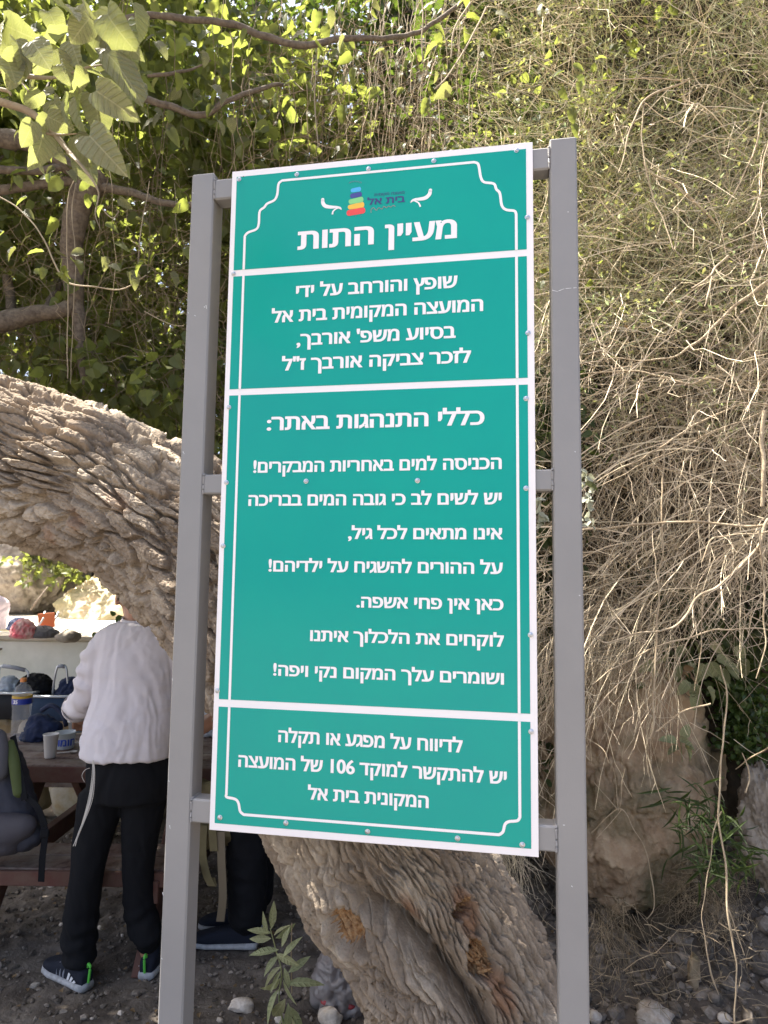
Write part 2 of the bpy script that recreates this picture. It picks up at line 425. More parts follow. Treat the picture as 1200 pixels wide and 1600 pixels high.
def heb(s):
    """visual order: right-to-left text reversed, runs of digits kept"""
    out = s[::-1]; import re
    return re.sub(r'\d+', lambda q: q.group(0)[::-1], out)
def lettering(s, right, left, h_px, material=M_letter, par=panel, offset=0.034, rtl=True, name='lettering'):
    """text between two baseline pixels, letters h_px high there"""
    me = text_mesh(heb(s) if rtl else s, offset); n = len(me.vertices); co = np.empty(n*3, np.float32); me.vertices.foreach_get('co', co); co = co.reshape(-1, 3)
    R = S(*right); Lf = S(*left); x0, x1 = co[:, 0].min(), co[:, 0].max()
    th = S(left[0], left[1]-h_px)[1]-Lf[1]
    sx = (R[0]-Lf[0])/(x1-x0); tb = (R[1]+Lf[1])/2
    sy = th/HEB_CAP
    out = S_O+np.outer(Lf[0]+(co[:, 0]-x0)*sx, S_EX)+np.outer(tb+co[:, 1]*sy, S_EZ)+np.outer(2*LAY+co[:, 2]*0.0004, S_N)
    me.vertices.foreach_set('co', out.astype(np.float32).ravel()); me.update()
    return obj(name, me, material, par)
_m = text_mesh('ם', 0.034); HEB_CAP = max(v.co.y for v in _m.vertices); 
LINES = [('מעיין התות', (714, 371.5), (465, 390), 27.5), ('שופץ והורחב על ידי', (715, 449), (462.6, 465), 17.5),
 ('המועצה המקומית בית אל', (755, 486), (424.5, 504), 17.5), ("בסיוע משפ' אורבך,", (712, 527.6), (463.5, 540), 17.5),
 ('לזכר צביקה אורבך ז"ל', (736, 566), (440.5, 579), 17.5), ('כללי התנהגות באתר:', (757, 664), (417, 671.5), 20.5),
 ('הכניסה למים באחריות המבקרים!', (784, 734), (396, 737), 16.5), ('יש לשים לב כי גובה המים בבריכה', (784, 787.7), (388.3, 790), 16.5),
 ('אינו מתאים לכל גיל,', (785.8, 842), (544, 842), 16.5), ('על ההורים להשגיח על ילדיהם!', (785.8, 896), (419.7, 893), 16.5),
 ('כאן אין פחי אשפה.', (786.7, 953), (557, 949), 16.5), ('לוקחים את הלכלוך איתנו', (787.5, 1009), (484.6, 1002), 16.5),
 ('ושומרים עלך המקום נקי ויפה!', (787.5, 1068), (427, 1056), 16.5), ('לדיווח על מפגע או תקלה', (723, 1175), (435, 1159), 18),
 ('יש להתקשר למוקד 106 של המועצה', (792, 1223.5), (372.5, 1198.5), 18), ('המקונית בית אל', (670, 1261), (481, 1249), 18)]
for (s, r, l, h) in LINES: lettering(s, r, l, h)
# the council's emblem: five stacked stones with name lines, and the two scrolls
def rrect(cx, cy, w, h, r, rot=0.0, n=5, skew=0.0):
    pts = []
    for (sx, sy, a0) in ((1, 1, 0), (-1, 1, 90), (-1, -1, 180), (1, -1, 270)):
        for k in range(n+1):
            a = math.radians(a0+90*k/n); pts.append((sx*(w/2-r)+r*math.cos(a), sy*(h/2-r)+r*math.sin(a)))
    c, s_ = math.cos(rot), math.sin(rot)
    return [(cx+(x*c-y*s_), cy+(x*s_+y*c)*(1+skew*x/w)) for (x, y) in pts]
def px_m(x, y):
    """metres per photo pixel near a pixel of the panel"""
    a = S(x, y); b = S(x+1, y); return b[0]-a[0]
Mm = px_m(556, 310)
for (x, y, w, h, c, sk) in ((556.2, 297, 16, 7, (0.07, 0.42, 0.75), 0.2), (556.4, 305.3, 18.5, 7.6, (0.055, 0.06, 0.27), 0.1), (556.4, 314, 23, 8.6, (0.24, 0.62, 0.23), 0.3),
                      (556.4, 322.4, 25.5, 8.2, (0.85, 0.50, 0.05), 0.3), (556.2, 331.2, 29, 9.6, (0.80, 0.07, 0.06), 0.1)):
    a = S(x, y); flat('emblem_stone', [rrect(a[0], a[1], w*Mm, h*Mm, h*Mm*0.42, 0.10, skew=sk)], mat('emblem ink', c, 0.3), 2*LAY)
M_navy = mat('navy ink', (0.035, 0.045, 0.17), 0.3); M_grey = mat('grey ink', (0.10, 0.22, 0.25), 0.3)
M_redk = mat('faded red ink', (0.28, 0.20, 0.20), 0.3)
lettering('בית אל', (633, 316), (574, 320.5), 9.3, M_navy, offset=0.03)
lettering('מועצה מקומית', (632, 303), (585, 307), 4.0, M_navy, offset=0.01)
stroke('emblem_script', [(618, 323), (614, 321.5), (611, 324), (607, 322.5), (604, 325), (600, 323), (597, 327), (592, 325), (588, 329), (584, 325), (580, 328), (580, 333)], 0.0016, M_redk, n=60)
for k, a in enumerate(np.linspace(-.9, .9, 9)):
    x = 555.5+11.5*math.sin(a); y = 291.5-5.5*math.cos(a)-2; stroke('emblem_script', [(x-1.1, y+.9), (x+.9, y-1.2)], 0.0016, M_grey)
for k, a in enumerate(np.linspace(-.6, .6, 3)):
    x = 548+k*8; y = 338.5-abs(k-1)*.6; stroke('emblem_script', [(x-1.1, y+.9), (x+.9, y-1.2)], 0.0014, M_grey)
stroke('scroll_ornament', [(504.5, 312.5), (505, 318), (509, 322.5), (518, 324), (527, 324), (532, 325), (534, 328)], 0, n=40, widths=[.0085, .0098, .010, .0085, .0055, .003, .001])
stroke('scroll_ornament', [(534, 328), (529, 325.6), (524, 327.5), (520.5, 331), (519.5, 335.5)], 0, n=24, widths=[.001, .003, .0035, .004, .0045])
stroke('scroll_ornament', [(672.5, 298), (671, 304), (665, 309.5), (656, 311.5), (648, 312), (643.5, 314), (641.5, 317.5)], 0, n=40, widths=[.0085, .0098, .010, .0085, .0055, .003, .001])
stroke('scroll_ornament', [(641.5, 317.5), (645.5, 314.2), (650, 315), (654.5, 318), (657, 323.5)], 0, n=24, widths=[.001, .003, .0035, .004, .0045])
# end discs of the scrolls
for (x, y) in ((504.5, 312.3), (672.6, 297.7)):
    a = S(x, y); flat('scroll_ornament', [rrect(a[0], a[1], .0088, .0088, .0043)], M_letter, 2*LAY)
screws = [(374, 280.5), (464, 273), (576, 264.5), (678, 252), (807, 235.5), (824, 340), (825, 520.5), (822, 623), (822, 763), (829, 992), (830, 1143), (816, 1319.5), (715, 1309.5),
          (574.5, 1299), (447, 1285.5), (344, 1277), (340, 1079), (349, 853), (354, 754), (358, 636.5), (365, 428), (478.5, 752), (652.5, 751)]
sm = MB(); c0 = V(0, 0, 0)
sm.lathe(c0, [(0.0062, 0), (0.0064, 0.0006), (0.0046, 0.001), (0.0044, 0.0030), (0.0034, 0.0040), (0.0018, 0.0042), (0.0014, 0.003)], 14)
sme = sm.mesh('screw', True); sme.materials.append(M_screw); sme.set_sharp_from_angle(angle=0.7)
rotm = Matrix([[S_EX[i], S_EZ[i], S_N[i]] for i in range(3)]).to_4x4()
for (x, y) in screws:
    o = bpy.data.objects.new('screw', sme); link(o, panel); s, t = S(x, y); q = SP(s, t, 2*LAY)
    o.matrix_parent_inverse = chain_matrix(panel).inverted()
    o.matrix_basis = Matrix.Translation(tuple(q)) @ rotm @ Matrix.Rotation(random.uniform(-.08, .08), 4, 'X')
flat('drill_hole', [rrect(*S(380.5, 276.5), .003, .003, .0014), rrect(*S(825, 524.5), .002, .002, .0009)], M_hole, 2*LAY)
# paint scratches on the right post and a few on the left one
M_scr = mat('bare scratch', (0.62, 0.62, 0.63), 0.5)
for k, (x0, y0, x1, y1) in enumerate(((863, 452.5, 872, 455), (873, 453.6, 882, 450.2), (884, 450, 893, 449.2), (896, 449, 901, 448.6), (292.5, 487, 294, 489), (318, 478, 319.5, 480), (321, 476, 322, 482), (303, 492, 305, 493), (285, 705, 287, 709), (264, 1290, 265, 1296), (262, 1220, 264, 1222), (268, 1060, 269, 1064), (905, 930, 907, 931), (880, 1290, 883, 1290), (893, 1385, 895, 1387), (251, 1498, 253, 1500), (300, 300, 302, 301), (887, 330, 889, 330), (898, 705, 900, 706), (253, 1395, 254, 1400))):
    w = 0.0016 if k < 4 else 0.002
    p = np.array([S(x0, y0), S(x1, y1)]); t = unit(p[1]-p[0]); n = V(-t[1], t[0])*w/2
    mb = MB(); mb.prism([p[0]+n, p[0]-n, p[1]-n*.5, p[1]+n*.5], 0.0003, AXS, SP(0, 0, -PT+0.0001)); mb.build('paint_scratch', M_scr, sign)
# ------------------------------------------------------------------ ground, banks, rocks
M_dirt = mat('dark trodden earth', (0.092, 0.076, 0.062), 0.95, 0.2, var=[(0.14, 0.118, 0.096), (0.05, 0.042, 0.036), (0.18, 0.155, 0.13)], var_scale=4, bump=0.8, bump_scale=70, ramp=(0.42, 0.66))
M_bank = mat('bank of earth and roots', (0.06, 0.047, 0.033), 0.95, 0.2, var=[(0.035, 0.028, 0.02), (0.10, 0.08, 0.055)], var_scale=3, bump=0.9, bump_scale=40)
M_deck = mat('pale limestone ground', (0.55, 0.50, 0.42), 0.9, 0.2, var=[(0.42, 0.36, 0.28), (0.62, 0.58, 0.52)], var_scale=2, bump=0.5, bump_scale=30)
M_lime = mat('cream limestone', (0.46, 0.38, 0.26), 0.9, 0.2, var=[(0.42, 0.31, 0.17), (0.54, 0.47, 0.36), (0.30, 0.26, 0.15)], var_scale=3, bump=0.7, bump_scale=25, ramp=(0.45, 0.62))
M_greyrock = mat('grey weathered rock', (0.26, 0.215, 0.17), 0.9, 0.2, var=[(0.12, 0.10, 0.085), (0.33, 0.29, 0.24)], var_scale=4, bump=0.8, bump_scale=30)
M_tanrock = mat('brown sandstone', (0.36, 0.26, 0.17), 0.9, 0.15, var=[(0.26, 0.18, 0.115), (0.44, 0.34, 0.23), (0.15, 0.13, 0.075)], var_scale=5, bump=0.8, bump_scale=55, ramp=(0.46, 0.64))
M_mossrock = mat('mossy dark rock', (0.055, 0.05, 0.035), 0.95, 0.15, var=[(0.045, 0.055, 0.018), (0.10, 0.085, 0.065)], var_scale=6, bump=0.9, bump_scale=60, ramp=(0.45, 0.6))
M_stone = mat('loose grey stone', (0.125, 0.105, 0.085), 0.95, 0.15, var=[(0.08, 0.068, 0.056), (0.21, 0.18, 0.15)], var_scale=14, bump=0.6, bump_scale=90, island=0.5)
M_palestone = mat('pale limestone lump', (0.40, 0.34, 0.27), 0.9, 0.2, var=[(0.30, 0.25, 0.20), (0.55, 0.50, 0.44)], var_scale=14, bump=0.6, bump_scale=90, island=0.2)

def ground_z(x, y):
    """height of the earth: level ground, a rubble bank that climbs to the right, a terrace behind the table"""
    x = np.asarray(x, float); y = np.asarray(y, float); p = np.stack([x, y, np.zeros_like(x)], -1)
    z = 0.02*fbm(p*1.3, 3)
    b = sstep(0.45, 2.2, x+0.35*(y-3.0))*sstep(2.2, 3.6, y)      # bank on the right
    z = z+b*(0.47+0.10*fbm(p*2.2, 4))+sstep(2.6, 3.5, y)*sstep(-0.2, 0.7, x)*0.06
    far = sstep(5.0, 7.0, y)*sstep(2.0, 0.0, x); z = z+far*0.0
    return z
def grid_sheet(name, x0, x1, y0, y1, nx, ny, zf, material, kind='structure', fine=0.0):
    X, Y = np.meshgrid(np.linspace(x0, x1, nx), np.linspace(y0, y1, ny)); Z = zf(X, Y)
    vs = np.stack([X, Y, Z], -1).reshape(-1, 3)
    if fine: vs[:, 2] += fine*fbm(vs*V(14, 14, 0), 4)+fine*0.6*np.abs(fbm(vs*V(40, 40, 0), 2))
    i = np.arange(nx*ny).reshape(ny, nx); f = np.stack([i[:-1, :-1], i[:-1, 1:], i[1:, 1:], i[1:, :-1]], -1).reshape(-1, 4)
    o = obj(name, fast_mesh(name, vs, [f], True), material); o['kind'] = kind; return o
def zg_near(x, y): return ground_z(x, y)
grid_sheet('ground', -4.5, 3.2, 0.6, 4.9, 330, 190, zg_near, M_dirt, fine=0.016)
def zg_far(x, y):
    e = np.maximum.reduce([sstep(-4.3, -5.5, x), sstep(3.0, 4.2, x), sstep(0.8, 0.0, y), sstep(4.7, 5.4, y)])
    return ground_z(x, y)-0.035+0.0*e
grid_sheet('ground', -60, 60, -60, 80, 200, 220, lambda x, y: np.where((x > -4.4) & (x < 3.1) & (y > .7) & (y < 4.8), -0.15, ground_z(x, y)*(np.abs(x) < 6)-0.03), M_dirt)

def rock(name, c, size, seed, material, parent=None, label=None, cat='rock', group=None, rough=0.25, sub=4, rot=0, kind=None, fine=0.0, facets=0.0, boxy=1.0, cracks=0.0):
    """one lump of rock with ledges and chips"""
    import bmesh
    bm = bmesh.new(); bmesh.ops.create_icosphere(bm, subdivisions=sub, radius=1.0)
    v = np.array([q.co[:] for q in bm.verts]); f = np.array([[w.index for w in q.verts] for q in bm.faces]); bm.free()
    v = np.sign(v)*np.abs(v)**boxy; d = unit(v); n = fbm(d*1.1+seed*7.7, 4, 0.55)
    if facets > 0:                                          # cut by a few planes so that it breaks like stone
        r_ = np.random.default_rng(seed+11)
        for k in range(9):
            nrm = unit(r_.normal(size=3)); lim = r_.uniform(0.62, 0.85); s_ = v@nrm; v = v-np.outer(np.maximum(s_-lim, 0)*facets, nrm)
    v = v*(1+rough*n)[:, None]
    if fine: v = v+d*(fine*np.abs(fbm(v*9+seed, 3)))[:, None]
    if cracks: w_ = v+.25*np.stack([fbm(v*2+s_, 3) for s_ in (seed, seed+9, seed+19)], 1); f1, f2, _ = voronoi(w_*V(1.6, 1.6, 1.1)+seed); v = v-d*(cracks*sstep(.07, 0, f2-f1)-cracks*.35*np.abs(fbm(v*7+seed, 4)))[:, None]
    v = v*(np.array(size)/2)
    c_, s_ = math.cos(rot), math.sin(rot); v = np.stack([v[:, 0]*c_-v[:, 1]*s_, v[:, 0]*s_+v[:, 1]*c_, v[:, 2]], 1)
    me = fast_mesh(name, v, [f], True)
    o = obj(name, me, material, parent); o.location = tuple(c)
    if parent is None: tag(o, label, cat, group, kind)
    return o
def cliff(name, us, n_u, n_v, material, amp=0.2, freq=1.2, seed=0, label=None, kind='structure', fine=0.03):
    """a sheet: for stations us=[(x, [(y, z), ...])] sweep the profile between stations"""
    st = np.array([[(s[0], y, z) for y, z in s[1]] for s in us]); prof_n = np.stack([spline(s, n_v) for s in st])
    t = np.linspace(0, len(st)-1-1e-6, n_u); i = t.astype(int); w = (t-i)[:, None, None]; w = w*w*(3-2*w)
    vs = prof_n[i]*(1-w)+prof_n[np.minimum(i+1, len(st)-1)]*w
    flat_ = vs.reshape(-1, 3); nrm = np.cross(np.gradient(vs, axis=0), np.gradient(vs, axis=1)).reshape(-1, 3); nrm = unit(nrm)
    flat_ = flat_+nrm*(amp*fbm(flat_*freq+seed, 4)+fine*np.abs(fbm(flat_*freq*7+seed, 3)))[:, None]
    k = np.arange(n_u*n_v).reshape(n_u, n_v); f = np.stack([k[:-1, :-1], k[1:, :-1], k[1:, 1:], k[:-1, 1:]], -1).reshape(-1, 4)
    o = obj(name, fast_mesh(name, flat_, [f], True), material); o['kind'] = kind
    if label: o['label'] = label
    return o
M_bounce = mat('pale bounce ground', (0.17, 0.15, 0.125), 0.95, 0.2, var=[(0.12, 0.105, 0.088), (0.24, 0.215, 0.185)], var_scale=3, bump=0.6, bump_scale=40)
grid_sheet('bounce_ground', -14, 12, -16, 0.9, 90, 60, lambda x, y: ground_z(x, y)*0+0.02, M_bounce)  # unseen pale sheet added behind the camera to bounce warm light onto the sign
# the steep bank behind the sign and to its right; it leans over in the upper part
hill = cliff('hillside', [
    (-1.35, [(9.0, -.3), (8.6, .6), (8.8, 1.8), (9.3, 2.6), (10, 3.2), (13, 4.2), (18, 4.6)]),
    (-0.65, [(6.8, -.3), (6.4, .6), (6.6, 1.8), (6.9, 3.0), (7.6, 4.4), (10, 6.4), (16, 8.0)]),
    (0.00, [(5.0, -.3), (4.7, .6), (4.7, 1.6), (4.8, 2.6), (5.0, 4.4), (5.8, 7.0), (12, 10)]),
    (0.45, [(4.0, -.3), (3.8, .5), (3.75, 1.4), (3.7, 2.4), (3.9, 3.9), (4.5, 6.2), (11, 9.6)]),
    (0.95, [(3.75, -.3), (3.7, .5), (3.65, 1.3), (3.35, 2.0), (3.35, 3.6), (3.9, 5.6), (10, 8.6)]),
    (1.7, [(3.5, -.3), (3.45, .6), (3.4, 1.3), (3.1, 2.0), (3.1, 3.5), (3.6, 5.4), (9, 8)]),
    (2.7, [(3.0, -.3), (3.0, .7), (3.0, 1.4), (2.8, 2.1), (2.8, 3.4), (3.3, 5.2), (8, 7.5)]),
    (6.0, [(1.0, -.3), (1.1, .7), (1.1, 1.4), (1.0, 2.1), (1.0, 3.0), (2.0, 4.2), (8, 6.5)])],
    240, 150, M_bank, 0.16, 1.1, 3)
# low slope far to the left beyond the pool
cliff('hillside', [
    (-30, [(16, -.5), (17, 1.0), (19, 2.0), (23, 3.0), (30, 4.0)]),
    (-12, [(12.5, -.3), (12.8, 1.0), (14, 1.8), (17, 2.8), (24, 3.8)]),
    (-5.0, [(11.5, -.3), (11.7, 1.0), (12.2, 1.9), (14, 2.7), (19, 3.8)]),
    (-2.5, [(11.2, -.3), (11.4, 1.0), (11.7, 2.2), (12.6, 3.2), (17, 4.8)]),
    (-0.8, [(10.5, -.3), (10.8, 1.0), (11.0, 2.4), (11.6, 3.4), (15, 5.4)])], 120, 60, M_bank, 0.3, 0.7, 9)
# terrace floor beyond the white wall, level with the wall's top
def slab_sheet(x0, x1, y0, y1, z):
    X, Y = np.meshgrid(np.linspace(x0, x1, 90), np.linspace(y0, y1, 40)); vs = np.stack([X, Y, z+0.012*fbm(np.stack([X*2, Y*2, X*0], -1), 3)], -1).reshape(-1, 3)
    k = np.arange(90*40).reshape(40, 90); f = np.stack([k[:-1, :-1], k[:-1, 1:], k[1:, 1:], k[1:, :-1]], -1).reshape(-1, 4)
    vs2 = vs[[0, 89, 3599, 3510]].copy(); vs2[:, 2] = -0.1; 
    return vs, f
_v, _f = slab_sheet(-9, -0.9, 6.72, 12.4, 1.0)
_b = len(_v); ed = np.concatenate([np.arange(90), np.arange(90, 3600, 90)+89])
lo = _v[:90].copy(); lo[:, 2] = 0.0; _v = np.vstack([_v, lo]); fr = np.stack([np.arange(89), _b+np.arange(89), _b+1+np.arange(89), 1+np.arange(89)], -1)
o = obj('pool_deck', fast_mesh('pool_deck', _v, [_f, fr], True), M_deck); o['kind'] = 'structure'
# white rendered wall of the pool
M_whitewall = mat('white plastered wall', (0.72, 0.71, 0.64), 0.85, 0.2, var=[(0.60, 0.60, 0.53), (0.78, 0.77, 0.70)], var_scale=1.6, bump=0.25, bump_scale=40)
wt = thing('pool_wall', 'low white plastered wall with a sunlit top behind the picnic table', 'wall', (-2.6, 6.6, 0))
MB().box((-4.2, 6.55, 0.52), (6.6, 0.24, 1.04), None, 0.012).build('wall', M_whitewall, wt)
MB().box((-4.2, 6.55, 1.07), (6.64, 0.34, 0.055), None, 0.012).build('coping', M_deck, wt)
# rocks round the boulder bay on the right
rock('boulder', P(978, 1208, 3.28), (0.86, 0.62, 1.06), 4, M_tanrock, label='big smooth brown boulder overhanging the rubble right of the sign', rough=0.20, sub=7, fine=0.035, facets=0.85, cracks=.045)
rock('boulder', P(1130, 1130, 3.75), (0.78, 0.6, 1.35), 8, M_mossrock, label='dark mossy rock face under the ivy, right of the brown boulder', rough=0.3, sub=6, fine=0.08, facets=0.5)
rock('boulder', P(1200, 1440, 3.45), (0.85, 0.6, 0.55), 12, M_mossrock, label='low dark mossy rock at the foot of the bank by the right edge', rough=0.3, sub=5, fine=0.08, facets=0.5)
rock('boulder', P(1200, 1300, 3.0), (0.22, 0.3, 0.46), 15, M_greyrock, label='pitted grey rock jutting in at the right edge', rough=0.32, sub=6, fine=0.12, facets=0.5, cracks=.05)
rock('boulder', P(1075, 1195, 3.52), (0.30, 0.40, 0.34), 19, M_tanrock, label='cracked brown knob of rock between the big boulder and the mossy face', rough=0.3, sub=5, fine=0.05, facets=0.6)
rock('boulder', P(1020, 1430, 3.2), (0.36, 0.3, 0.22), 21, M_mossrock, label='crumbling clod of brown earth just below the big boulder', rough=0.4, sub=5, fine=0.12, facets=0.2).data.materials[0] = M_bank
# far rocks beyond the pool
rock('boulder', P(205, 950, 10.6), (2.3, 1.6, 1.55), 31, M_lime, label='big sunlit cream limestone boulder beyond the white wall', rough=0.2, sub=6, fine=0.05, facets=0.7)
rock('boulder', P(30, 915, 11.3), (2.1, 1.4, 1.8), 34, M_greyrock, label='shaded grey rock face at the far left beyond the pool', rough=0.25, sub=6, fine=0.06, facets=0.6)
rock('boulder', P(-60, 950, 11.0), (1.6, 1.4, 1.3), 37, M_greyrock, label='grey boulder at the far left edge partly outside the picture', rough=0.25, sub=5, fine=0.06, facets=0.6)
rock('boulder', G(108, 994, 1.14), (0.20, 0.14, 0.11), 39, M_greyrock, label='small grey stone lying on the white wall beside the white shirt', rough=0.25, sub=3)
# stone retaining wall behind the table
rw = thing('retaining_wall', 'low retaining wall of rough cream limestone blocks behind the table', 'stone wall', (-2.5, 4.95, 0))
rb = np.random.default_rng(44); k = 0
for row, (z0, z1) in enumerate(((0.0, 0.25), (0.25, 0.47), (0.47, 0.69))):
    x = -4.3+0.13*row
    while x < -0.55:
        w = rb.uniform(0.26, 0.46); h = z1-z0
        b = rock('stone_block', (x+w/2, 4.95+rb.uniform(-.03, .03), (z0+z1)/2), (w*1.0, 0.40, h*1.02), 50+k, M_lime, rw, rough=0.08, sub=4, facets=0.3, boxy=0.42, fine=0.05)
        b.matrix_parent_inverse = chain_matrix(rw).inverted(); x += w*0.97; k += 1

# pebbles and rubble: stuff past counting, plus the stones one can pick out
def pebble_field(name, n, area, rmin, rmax, material, seed, parent=None, squash=0.7, density=None):
    r_ = np.random.default_rng(seed); import bmesh
    bm = bmesh.new(); bmesh.ops.create_icosphere(bm, subdivisions=1, radius=1.0); tv = np.array([q.co[:] for q in bm.verts]); tf = np.array([[w.index for w in q.verts] for q in bm.faces]); bm.free()
    xy = np.stack([r_.uniform(area[0], area[1], n), r_.uniform(area[2], area[3], n)], 1)
    if density is not None: xy = xy[r_.random(n) < density(xy[:, 0], xy[:, 1])]
    n = len(xy); R = rmin*(rmax/rmin)**(r_.random(n)**2.2)
    z = ground_z(xy[:, 0], xy[:, 1]); ang = r_.uniform(0, 6.28, n); sc = r_.uniform(0.55, 1.25, (n, 3))*V(1, 1, squash)
    jit = 1+0.28*r_.normal(size=(n, len(tv), 1)).clip(-1, 1)*0.8
    v = tv[None]*jit*sc[:, None, :]*R[:, None, None]; c, s = np.cos(ang)[:, None], np.sin(ang)[:, None]
    v = np.stack([v[..., 0]*c-v[..., 1]*s, v[..., 0]*s+v[..., 1]*c, v[..., 2]], -1)
    v = v+np.stack([xy[:, 0], xy[:, 1], z+R*0.30], 1)[:, None, :]
    f = (np.arange(n)*len(tv))[:, None, None]+tf[None]
    o = obj(name, fast_mesh(name, v.reshape(-1, 3), [f.reshape(-1, 3)], False), material, parent); o['kind'] = 'stuff'; return o
pebble_field('gravel', 26000, (-3.4, 2.4, 2.3, 4.8), 0.003, 0.016, M_stone, 1)
pebble_field('rubble', 2600, (0.35, 2.4, 2.35, 3.9), 0.008, 0.045, M_stone, 2, density=lambda x, y: sstep(0.5, 1.0, x+0.3*(y-3)))
pebble_field('gravel', 380, (-3.4, 2.2, 2.3, 4.6), 0.006, 0.022, M_palestone, 3)
st = [(375, 1570, .0, .115, .05, 'pale angular slab of stone lying left of the grey-green sapling', M_palestone), (437, 1592, 0, .05, .04, 'round pale pebble beside the pale slab at the bottom edge', M_palestone),
      (516, 1590, .02, .10, .07, 'sunlit cream stone resting against the foot of the leaning trunk', M_palestone), (500, 1560, .0, .07, .06, 'brown stone tucked behind the plastic bag', M_stone),
      (492, 1528, .0, .06, .05, 'blue-grey stone behind the sapling', M_stone), (949, 1432, .16, .075, .10, 'upright grey stone at the mouth of the hollow under the boulder', M_stone),
      (950, 1398, .2, .05, .06, 'small grey stone standing inside the dark hollow', M_stone), (1045, 1490, .2, .115, .06, 'flat grey stone in the middle of the rubble', M_stone),
      (1085, 1520, .2, .075, .17, 'long upright tan lump of stone in the rubble', M_tanrock), (1048, 1508, .2, .05, .04, 'small pale stone below the flat grey stone', M_palestone),
      (1118, 1560, .2, .06, .05, 'rounded grey stone beside the hanging stem', M_stone), (1170, 1590, .2, .07, .05, 'grey stone at the lower right corner', M_stone),
      (1022, 1590, .12, .15, .09, 'big whitish lump of limestone at the bottom edge', M_palestone), (930, 1590, .1, .06, .05, 'white stone beside the right post foot', M_palestone),
      (1130, 1592, .2, .06, .04, 'pale stone at the bottom edge under the hanging stem', M_palestone), (215, 1550, 0, .05, .02, 'flat dark stone near the right shoe', M_stone)]
for k, (x, y, z, w, h, lab, mt) in enumerate(st):
    q = G(x, y, 0.0)
    for _ in range(12): q = G(x, y, float(ground_z(q[0], q[1]))+h*0.35)
    if q[1] > 4.2: q = P(x, y, 3.3)
    rock('stone', q, (w, w*0.75, h), 200+k, mt, label=lab, cat='stone', rough=0.25, sub=3, rot=k*1.3, facets=0.9)
# ------------------------------------------------------------------ the leaning mulberry
def bark_mat(name, base, dark, light, rust):
    m = bpy.data.materials.new(name); m.use_nodes = True; t = m.node_tree; N = t.nodes; L = t.links; b = N['Principled BSDF']
    b.inputs['Roughness'].default_value = 0.92; b.inputs['Specular IOR Level'].default_value = 0.2
    at = N.new('ShaderNodeAttribute'); at.attribute_name = 'bark'       # r plate tone, g weathering, b wound / rust stain
    sp = N.new('ShaderNodeSeparateColor'); L.new(at.outputs['Color'], sp.inputs[0])
    def mixc(f, a, c):
        x = N.new('ShaderNodeMix'); x.data_type = 'RGBA'
        L.new(f, x.inputs[0])
        for i, q in ((6, a), (7, c)):
            if isinstance(q, tuple): x.inputs[i].default_value = (*q, 1)
            else: L.new(q, x.inputs[i])
        return x.outputs[2]
    tc = N.new('ShaderNodeTexCoord'); n = N.new('ShaderNodeTexNoise'); n.inputs['Scale'].default_value = 22; n.inputs['Detail'].default_value = 8; n.inputs['Roughness'].default_value = 0.7
    L.new(tc.outputs['Object'], n.inputs['Vector'])
    c = mixc(sp.outputs[0], dark, base); c = mixc(sp.outputs[1], c, light)
    r = N.new('ShaderNodeMapRange'); r.inputs[1].default_value = 0.40; r.inputs[2].default_value = 0.62; r.inputs[4].default_value = 0.55; L.new(n.outputs[0], r.inputs[0])
    c = mixc(r.outputs[0], c, tuple(q*0.62 for q in base)); c = mixc(sp.outputs[2], c, rust)
    L.new(c, b.inputs['Base Color'])
    n2 = N.new('ShaderNodeTexNoise'); n2.inputs['Scale'].default_value = 130; n2.inputs['Detail'].default_value = 6; L.new(tc.outputs['Object'], n2.inputs['Vector'])
    bp = N.new('ShaderNodeBump'); bp.inputs['Strength'].default_value = 0.8; bp.inputs['Distance'].default_value = 0.006; L.new(n2.outputs[0], bp.inputs['Height']); L.new(bp.outputs[0], b.inputs['Normal'])
    return m
M_bark = bark_mat('mulberry bark', (0.30, 0.232, 0.168), (0.115, 0.08, 0.056), (0.50, 0.42, 0.325), (0.22, 0.085, 0.03))
M_rotwood = mat('splintered orange heartwood', (0.30, 0.145, 0.055), 0.85, 0.2, var=[(0.13, 0.055, 0.025), (0.46, 0.30, 0.16)], var_scale=30, bump=0.8, bump_scale=120)
M_branch = mat('smooth branch bark', (0.13, 0.10, 0.078), 0.85, 0.2, var=[(0.08, 0.062, 0.05), (0.19, 0.155, 0.12)], var_scale=18, bump=0.7, bump_scale=60)
mulberry = thing('mulberry_tree', 'huge old leaning tree with deeply furrowed bark rising behind the sign', 'tree', V(0.55, 2.35, 0))
# centre line: photo pixel x, y, depth, radius
ctl = [(960, 2080, 2.25, .46), (868, 1840, 2.22, .35), (766, 1640, 2.20, .305), (688, 1470, 2.22, .290), (602, 1325, 2.25, .292), (515, 1150, 2.30, .28), (423, 988, 2.36, .272),
       (318, 866, 2.42, .262), (188, 776, 2.48, .252), (50, 724, 2.55, .246), (-110, 684, 2.65, .25), (-330, 640, 2.8, .26), (-620, 540, 3.0, .25)]
cp_ = np.array([[*P(a, b, c), r] for a, b, c, r in ctl])
NS, NT = 1050, 540
cl = spline(cp_, 400); ds = np.linalg.norm(np.diff(cl[:, :3], axis=0), axis=1); s_ = np.concatenate([[0], np.cumsum(ds)])
uu = np.linspace(0, 1, NS); sv = s_[-1]*(uu-0.62*np.sin(2*np.pi*uu)/(2*np.pi)*-1)
sv = s_[-1]*(uu+0.09*np.sin(2*np.pi*uu)); C = np.stack([np.interp(sv, s_, cl[:, k]) for k in range(4)], 1)
T = unit(np.gradient(C[:, :3], axis=0)); view = V(0, -1, 0)
A = unit(view[None]-(T@view)[:, None]*T); B = np.cross(T, A)                    # theta 0 faces the camera
th = np.linspace(0, 2*np.pi, NT, endpoint=False)
